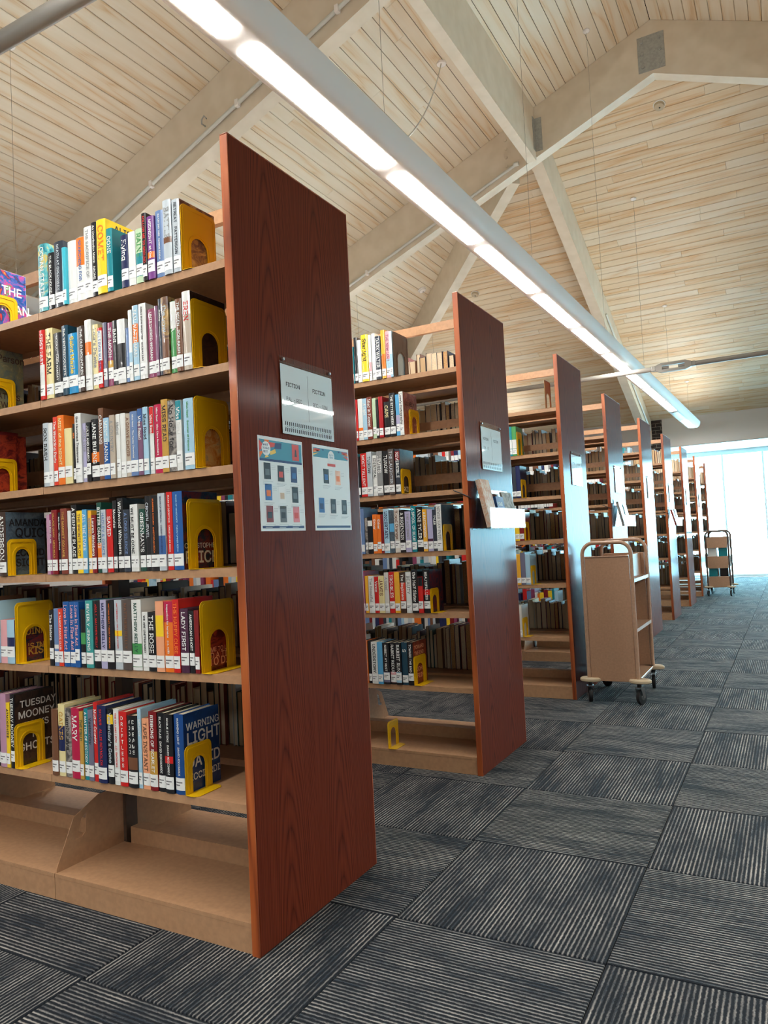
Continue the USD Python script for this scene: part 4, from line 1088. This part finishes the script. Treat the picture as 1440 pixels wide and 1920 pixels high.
for si, (x, h, w) in enumerate([(-.362, .231, .163), (-.292, .126, .112), (-.355, .126, .112), (-.142, .128, .112), (-.228, .118, .1), (-.337, .139, .14)]):
    xr = max(r_[0] + r_[1] for r_ in shelves['2A%d' % (si + 1)]) / 1000
    if si == 0: bookend(max(x, xr + .0015), h, w, 1, SZ[si], 'tall brown steel bookend on the top shelf of the second bookcase', 'brown_steel', None)
    else: bookend(max(x, xr + .0015), h, w, 1, SZ[si], 'small yellow steel bookend on the %s of the second bookcase' % LEVEL[si])
for si, x in BE3.items(): bookend(x + .001, .13 if si != 1 else .17, .112, 2, SZ[si] * 1.021, 'small yellow steel bookend on the %s of the third bookcase' % LEVEL[si])
bookend(-.10, .20, .15, 2, SZ[0] * 1.021, 'tan steel bookend left standing against the end panel, top shelf of third bookcase', 'tan_steel', None)
bookend(-.25, .20, .15, 3, SZ[0], 'empty yellow bookend on the bare top shelf of the fourth bookcase', group=None)
bookend(-.30, .20, .15, 4, SZ[0], 'empty yellow bookend on the bare top shelf of the fifth bookcase', group=None)
bookend(-.50, .13, .112, 1, BZ, 'small yellow bookend left on the base deck of the second bookcase', group=None)

# ================================================================== SIGNS, FLYERS, HOLDERS
def wall_text(b, txt, y, z, size, x=0.0, bold=False, maxw=None):
    v, f, L = text_flat(txt, bold); s = size if maxw is None else min(size, maxw / L)
    b.add(np.c_[np.full(len(v), x), y + s * v[:, 0], z + s * v[:, 1]], f); return s * L
def sign(yi, label, texts):
    t = thing('section_sign', label, 'sign', (0, RY[yi] + .198, 1.449), group=None)
    part('clear_back', rbox(.0005, .0035, 0, .290, 0, .242, .0008), M['acrylic'], t)
    sh = part('paper_sheet', MB().box(.0037, .0043, .002, .288, .002, .216), M['paper'], t)
    p = part('print', (lambda b: [wall_text(b, s, y, z, sz, .0046, bd, mw) for s, y, z, sz, bd, mw in texts] and b)(MB()), M['ink'], sh)
    part('divider_line', MB().box(.0045, .0047, .1445, .1455, .052, .2), M['ink'], sh)
    b = MB()
    for r in range(3):
        for c in range(26):
            y0, z0 = .014 + c * .0101, .012 + r * .0095
            s = .0032 * (1 if r % 2 == 0 else -1)
            b.quad((.0046, y0, z0 - s), (.0046, y0 + .0048, z0 + .0012 - s), (.0046, y0 + .0066, z0 + .0066 + s), (.0046, y0 + .0018, z0 + .0054 + s))
    part('pattern_band', b, M['ink'], sh)
    part('clear_front', rbox(.0052, .0077, 0, .290, 0, .222, .0008), M['acrylic'], t)
    for y in (.016, .274):
        part('screw', MB().lathe([(0, .0115), (.004, .0108), (.0055, .0085), (.0055, .0034)], (0, y, .231), 14, 'x'), M['chrome'], t, smooth=40)
    return t
F1 = [('FICTION', .028, .150, .0125, True, .09), ('PAL - RIC', .028, .105, .0125, False, .10), ('FICTION', .172, .150, .0125, True, .09), ('RIC - SIM', .172, .105, .0125, False, .10)]
sign(0, 'acrylic FICTION sign screwed to the end panel of the nearest bookcase', F1)
F2 = [('FICTION', .028, .150, .0125, True, .09), ('SIM - ST', .028, .105, .0125, False, .10), ('FICTION', .172, .150, .0125, True, .09)]
sign(1, 'acrylic FICTION sign above the clear holder on the second end panel', F2)
FX = [('FICTION', .028, .150, .0125, True, .09), ('FICTION', .172, .150, .0125, True, .09)]
for i, w_ in ((2, 'third end panel, beside the brown cart'), (3, 'fourth end panel, reflecting the daylight'), (4, 'fifth end panel behind the brown cart'), (5, 'sixth end panel'), (6, 'seventh end panel'), (7, 'eighth end panel')):
    sign(i, 'acrylic section sign on the ' + w_, FX)
pal = dict(navy=srgb(26, 54, 104), teal=srgb(62, 140, 160), red=srgb(216, 70, 60), orange=srgb(236, 120, 50), yellow=srgb(240, 200, 90), black=srgb(34, 36, 42), blue=srgb(38, 98, 160), pink=srgb(226, 130, 136), tan=srgb(206, 178, 150), maroon=srgb(130, 40, 40), grey=srgb(96, 100, 104), peach=srgb(240, 190, 160), white=srgb(232, 234, 232))
def pm(k): return plain('print_' + k, pal[k], .6)
def flyer(y, z, covers, label, banner):
    w, h = .2225, .278
    t = thing('flyer', label, 'flyer', (.0003, y, z))
    part('paper_sheet', MB().box(0, .0004, 0, w, 0, h), M['paper'], t)
    def q(name, k, a, b, c, d, x=.0006, par=None): return part(name, MB().box(x - .0001, x, a, b, c, d), pm(k), par or t)
    def poly(name, k, pts, x): return part(name, extrude(Polygon(pts), .0001, YZ_X(x)), pm(k), t)
    def disc(name, k, cy, cz, r, x): return poly(name, k, [(cy + r * math.cos(a), cz + r * math.sin(a)) for a in np.linspace(0, 2 * math.pi, 20)[:-1]], x)
    if banner == 0:
        q('banner', 'teal', .006, w - .006, h - .066, h - .010); q('banner_strip', 'navy', .006, w - .006, h - .073, h - .066)
        for k, pts in (('orange', [(.006, h - .066), (.006, h - .048), (.03, h - .04)]), ('red', [(.006, h - .046), (.006, h - .012), (.03, h - .03)]), ('orange', [(.03, h - .010), (.055, h - .010), (.04, h - .03)]),
                       ('red', [(.05, h - .016), (.085, h - .016), (.078, h - .028), (.05, h - .034)]), ('yellow', [(.056, h - .044), (.082, h - .034), (.086, h - .046), (.058, h - .054)]), ('navy', [(.082, h - .016), (.115, h - .014), (.112, h - .032), (.078, h - .034)]), ('yellow', [(.03, h - .064), (.05, h - .06), (.04, h - .048)])):
            poly('banner_shape', k, pts, .0007)
        disc('emblem_disc', 'white', .038, h - .036, .021, .0009)
        b = MB(); wall_text(b, 'WHAT', .022, h - .028, .006, .0012, True, .032); wall_text(b, 'TO READ', .022, h - .038, .006, .0012, True, .032); wall_text(b, 'NEXT', .024, h - .048, .006, .0012, True, .028)
        part('emblem_print', b, pm('navy'), t)
        q('featured_cover', 'red', w - .056, w - .020, h - .062, h - .012, .0009); poly('cover_motif', 'black', [(w - .044, h - .05), (w - .032, h - .05), (w - .034, h - .03), (w - .04, h - .026)], .0010)
    else:
        q('banner', 'teal', .006, w - .006, h - .040, h - .010)
        for k, pts in (('red', [(.006, h - .012), (.05, h - .012), (.03, h - .022)]), ('orange', [(.006, h - .026), (.006, h - .016), (.05, h - .018)]), ('yellow', [(.006, h - .036), (.006, h - .030), (.04, h - .024)]), ('navy', [(.054, h - .012), (.07, h - .012), (.064, h - .018)]),
                       ('red', [(w - .006, h - .012), (w - .05, h - .012), (w - .03, h - .022)]), ('orange', [(w - .006, h - .026), (w - .006, h - .016), (w - .05, h - .018)]), ('red', [(w - .006, h - .038), (w - .006, h - .030), (w - .04, h - .024)]), ('navy', [(w - .054, h - .012), (w - .07, h - .012), (w - .064, h - .018)])):
            poly('banner_shape', k, pts, .0007)
        disc('emblem_disc', 'white', w / 2, h - .034, .020, .0009)
        b = MB(); wall_text(b, 'WHAT TO', w / 2 - .013, h - .030, .005, .0012, True, .026); wall_text(b, 'READ', w / 2 - .010, h - .039, .006, .0012, True, .022); part('emblem_print', b, pm('teal'), t)
        q('heading_tag', 'red', w / 2 - .024, w / 2 + .024, h - .066, h - .057)
    for (cy, cz, k, k2) in covers:
        c = q('pictured_cover', k, cy - .016, cy + .016, cz - .024, cz + .024, .0007)
        q('cover_motif', k2, cy - .010, cy + .010, cz - .012, cz + .006, .0009, c)
        ln = MB()
        for j in range(3):
            ln.box(.0006, .0007, cy - .022, cy + .026 - .008 * j, cz - .032 - j * .004, cz - .0305 - j * .004)
            ln.box(.0006, .0007, cy + .021, cy + .040, cz + .016 - j * .005, cz + .0172 - j * .005)
        part('printed_lines', ln, M['pale_ink'], c)
    q('footer_bar', 'navy', .008, w - .008, .008, .0155)
    return t
flyer(RY[0] + .080, 1.1555, [(.040, .176, 'black', 'grey'), (.106, .172, 'black', 'red'), (.172, .172, 'navy', 'blue'), (.042, .114, 'blue', 'orange'), (.108, .108, 'white', 'tan'), (.174, .110, 'black', 'grey'), (.044, .050, 'maroon', 'black'), (.110, .050, 'grey', 'black'), (.176, .050, 'pink', 'red')],
      'flyer with a teal banner and nine pictured covers, under the nearest sign', 0)
flyer(RY[0] + .357, 1.1555, [(.076, .178, 'black', 'blue'), (.148, .176, 'peach', 'orange'), (.042, .082, 'blue', 'navy'), (.112, .080, 'black', 'grey'), (.180, .078, 'black', 'grey')],
      'flyer with five pictured covers, beside the nine-cover flyer under the nearest sign', 1)

def leaflet_holder(yi, label, contents, strap=False):
    y0, y1, z0, dep = RY[yi] + .026, RY[yi] + .545, 1.150, .095
    t = thing('brochure_holder', label, 'brochure holder', (0, y0, z0), group=None)
    L = y1 - y0; a = .003
    part('back_plate', rbox(.0006, .0036, 0, L, 0, .20, .0008), M['acrylic'], t)
    part('tray_bottom', rbox(.0037, dep, 0, L, 0, .004, .0008), M['acrylic'], t)
    part('front_plate', rbox(dep - a, dep, 0, L, .0042, .10, .0008), M['acrylic'], t)
    for y in (0, L - a): part('side_plate', extrude(Polygon([(.0038, .0042), (dep - a - .0002, .0042), (dep - a - .0002, .10), (.04, .15), (.0038, .20)]), a, lambda v, y=y: np.c_[v[:, 0], y + v[:, 2], v[:, 1]]), M['acrylic'], t)
    part('strap', MB().tube([(-PT - .045, -.029, .190), (-PT - .004, -.0290, .172), (.0035, -.0295, .155), (.0055, -.02, .150), (.0055, .004, .148)], .0028, 6), M['rubber'], t, label='black strap hooked round the panel edge')
    part('hanging_hook', MB().tube([(.004, .06, .20), (.004, .06, .225), (-.002 + .004, .06, .235)], .0022, 6), M['rubber'], t)
    for k, (yy, w, h, th_, col, lean, name, lab, txt) in enumerate(contents):
        # a booklet leaning back in the tray, its front facing +x
        c = math.cos(math.radians(lean)); s = math.sin(math.radians(lean))
        mt = mtx((c, 0, s), (0, 1, 0), (-s, 0, c), (dep - .008 - th_ - k % 2 * .004 + .0, y0 + yy, z0 + .0050))
        q = thing(name, lab, 'book' if 'book' in name else 'leaflet', matrix=mt)
        part('cover', MB().box(th_ - .001, th_, 0, w, 0, h).box(0, .001, 0, w, 0, h).box(.001, th_ - .001, 0, .001, 0, h), picture(col) if col in art_sets else jacket(col), q)
        part('pages', MB().box(.0011, th_ - .0011, .0012, w - .002, .002, h - .002), M['pages'], q)
        if txt:
            b = MB()
            for j, s_ in enumerate(txt): wall_text(b, s_, .012, h * (.70 - .2 * j), h * .11, th_ + .0004, True, w - .024)
            part('lettering', b, ink('w'), q)
    return t
art_sets['floral'] = [srgb(196, 160, 140), srgb(214, 196, 176), srgb(206, 150, 120), srgb(150, 140, 120)]
art_sets['leaflet'] = [srgb(214, 226, 230), srgb(200, 214, 220), srgb(90, 170, 196), srgb(226, 230, 232)]
leaflet_holder(1, 'clear acrylic brochure holder on the second end panel, holding a peach paperback', [
    (.035, .118, .235, .024, 'floral', 12, 'paperback_book', 'peach floral paperback leaning in the clear holder on the second end panel', None),
    (.19, .105, .155, .014, 'b4', 10, 'paperback_book', 'small deep blue paperback in the clear holder on the second end panel', ['YOUR', 'SAY']),
    (.31, .15, .185, .010, 'photo', 14, 'folded_leaflet', 'grey leaflets leaning in the clear holder on the second end panel', None)])
leaflet_holder(3, 'clear acrylic brochure holder on the fourth end panel, just above the brown cart', [
    (.05, .13, .21, .02, 'photo', 12, 'folded_leaflet', 'grey picture leaflet in the clear holder on the fourth end panel', None),
    (.25, .14, .19, .012, 'leaflet', 12, 'folded_leaflet', 'pale leaflet in the clear holder on the fourth end panel', None)])
leaflet_holder(5, 'clear acrylic brochure holder on the sixth end panel, far down the row', [
    (.05, .13, .20, .02, 'ember', 14, 'folded_leaflet', 'reddish leaflet in the clear holder on the sixth end panel', None),
    (.25, .14, .21, .012, 'leaflet', 12, 'folded_leaflet', 'pale leaflet in the clear holder on the sixth end panel', None)])

# ================================================================== BOOK CARTS
def frame_loop(x0, x1, y, z0, z1, r):
    """upside-down U of tube in the x-z plane"""
    R_ = .075; pts = [(x0, y, z0)]
    pts += [(x0 + R_ - R_ * math.cos(a), y, z1 - R_ + R_ * math.sin(a)) for a in np.linspace(0, math.pi / 2, 9)]
    pts += [(x1 - R_ + R_ * math.sin(a), y, z1 - R_ + R_ * math.cos(a)) for a in np.linspace(0, math.pi / 2, 9)]
    return pts + [(x1, y, z0)]
def caster(t, x, y, ang):
    c = thing('caster', parent=t)
    c2, s2 = math.cos(ang), math.sin(ang)
    def to(v): v = np.asarray(v, float); return np.c_[x + c2 * v[:, 0] - s2 * v[:, 1], y + s2 * v[:, 0] + c2 * v[:, 1], v[:, 2]]
    w = MB().lathe([(0, -.013), (.03, -.013), (.047, -.011), (.05, -.006), (.05, .006), (.047, .011), (.03, .013), (0, .013)], (.018, 0, .05), 22, 'y'); v, f = w.get(); part('wheel', (to(v), f), M['rubber'], c, smooth=35)
    hb = MB().lathe([(0, -.0165), (.016, -.0165), (.02, -.0135), (.02, .0135), (.016, .0165), (0, .0165)], (.018, 0, .05), 14, 'y'); v, f = hb.get(); part('hub', (to(v), f), M['chrome'], c, smooth=35)
    fk = MB()
    for s in (-1, 1): fk.mesh(extrude(Polygon([(-.018, .112), (.02, .112), (.03, .05), (.018, .04), (.006, .05)]), .0025, lambda v, s=s: np.c_[v[:, 0], s * .020 + (v[:, 2] if s > 0 else -v[:, 2]), v[:, 1]]))
    fk.box(-.018, .02, -.0225, .0225, .110, .114)
    v, f = fk.get(); part('fork', (to(v), f), M['chrome'], c)
    v, f = MB().lathe([(0, .114), (.014, .114), (.014, .140), (0, .140)], (0, 0, 0), 12).get(); part('stem', (to(v), f), M['rubber'], c)
def bumper_disc(t, x, y):
    o = [( .062 * math.cos(a) * (1.25 if math.cos(a) * 1 > 0 else 1.0), .05 * math.sin(a)) for a in np.linspace(0, 2 * math.pi, 25)[:-1]]
    b = MB(); k = len(o)
    V = [(x + a * s, y + c * s, z) for s, z in ((.88, .140), (1, .146), (1, .158), (.86, .166)) for a, c in o]
    b.add(V, [(i * k + j, i * k + (j + 1) % k, (i + 1) * k + (j + 1) % k, (i + 1) * k + j) for i in range(3) for j in range(k)])
    b.add(V[:k], [(0, j + 1, j) for j in range(1, k - 1)]); b.add(V[-k:], [(0, j, j + 1) for j in range(1, k - 1)])
    part('bumper', b, M['bumper'], t, smooth=40)
# near cart: solid near end, shelves open to the aisle
X0, X1, Y0, Y1 = .094, .428, 4.93, 5.49
t = thing('book_cart', 'brown steel book cart with solid end, parked at the third bookcase', 'book cart', (0, 0, 0), group=None)
r = .0125
for y, zt in ((Y0, 1.040), (Y1, 1.048)):
    part('frame_tube', MB().tube(frame_loop(X0 + r, X1 - r, y, .150, zt, r), r, 12), M['cart_tube'], t, smooth=40)
part('end_panel', rbox(X0 + .026, X1 - .026, Y0 - .004, Y0 + .003, .145, .945, .002), M['cart'], t)
part('end_panel_rim', rbox(X0 + .026, X1 - .026, Y0 - .008, Y0 + .007, .945, .953, .002), M['cart_tube'], t)
part('end_panel', rbox(X0 + .026, X1 - .026, Y1 - .003, Y1 + .004, .145, .955, .002), M['cart'], t)
part('back_panel', rbox(X0 + .12, X0 + .124, Y0 + .004, Y1 - .004, .170, .80, .001), M['cart'], t)
part('upper_panel', rbox(X1 - .055, X1 - .052, Y0 + .004, Y1 - .004, .80, .952, .001), M['cart'], t)
for z in (.800, .482):
    part('shelf', MB().mesh(extrude(Polygon([(X0 + .012, z), (X1 - .004, z), (X1 - .004, z - .022), (X1 - .007, z - .022), (X1 - .007, z - .003), (X0 + .012, z - .003)]), Y1 - Y0 - .010, XZ_Y(Y0 + .005))), M['cart_tube'], t)
sag_pts = [(X1 - .002 + .0 * q, 0) for q in range(2)]
part('bottom_shelf', MB().mesh(rbox(X0 + .008, X1 - .002, Y0 + .005, Y1 - .005, .150, .166, .003)), M['cart_tube'], t)
for x in (X0 + .012, X1 - .012):
    for y in (Y0 + .01, Y1 - .01): bumper_disc(t, x, y); caster(t, x, y, {0: 1.9, 1: 1.2}[int(x > .2)] + (0 if y < 5.2 else .5))
# far cart: slatted end, books seen through the gaps
X0, X1, Y0, Y1 = .070, .425, 13.05, 13.62
t = thing('book_cart', 'distant brown book cart with three end panels, before the bright glass wall', 'book cart', (0, 0, 0), group=None)
for y in (Y0, Y1): part('frame_tube', MB().tube(frame_loop(X0 + r, X1 - r, y, .150, 1.045, r), r, 12), M['enamel_dark'], t, smooth=40)
for y in (Y0, Y1):
    for za, zb in ((.775, .947), (.449, .631), (.145, .309)): part('end_panel', rbox(X0 + .026, X1 - .026, y - .003, y + .003, za, zb, .001), M['cart'], t)
for z in (.640, .318, .15): part('shelf', rbox(X0 + .02, X1 - .02, Y0 + .005, Y1 - .005, z - .008, z, .002), M['cart_tube'], t)
part('divider', rbox((X0 + X1) / 2 - .002, (X0 + X1) / 2 + .002, Y0 + .006, Y1 - .006, .152, .62, .001), M['cart'], t)
for x in (X0 + .012, X1 - .012):
    for y in (Y0 + .01, Y1 - .01): bumper_disc(t, x, y); caster(t, x, y, 1.0 + x)
fc = random.Random(3)
for z, zi in ((.640, 'middle shelf'), (.318, 'lower shelf')):
    for side in (0, 1):
        y = Y0 + .03
        for i in range(4):
            w = fc.uniform(.025, .05); h = fc.uniform(.17, .215); c_ = fc.choice(['cy', 'lb', 'w', 'k', 'br', 'c', 'tl'])
            q = make_book('library_book', w, h if z > .5 else h * .88, .13, c_, '', 'w', None, (0, 0, 0), '%s book, %s along the %s side, %s, distant cart' % (SAY[c_], ORD[i], ('wall', 'aisle')[side], zi), 'books on the distant cart', detail=False)
            x = UsdGeom.Xformable(q); x.ClearXformOpOrder()
            px_ = ((X0 + X1) / 2 - .004 - .13) - .012 if side == 0 else (X0 + X1) / 2 + .004 + .13 + .012
            x.AddTranslateOp(opSuffix='place').Set(Gf.Vec3d(px_, y + w / 2, z + .001)); x.AddRotateZOp(opSuffix='turn').Set(-90.0 if side == 0 else 90.0)
            y += w + .002
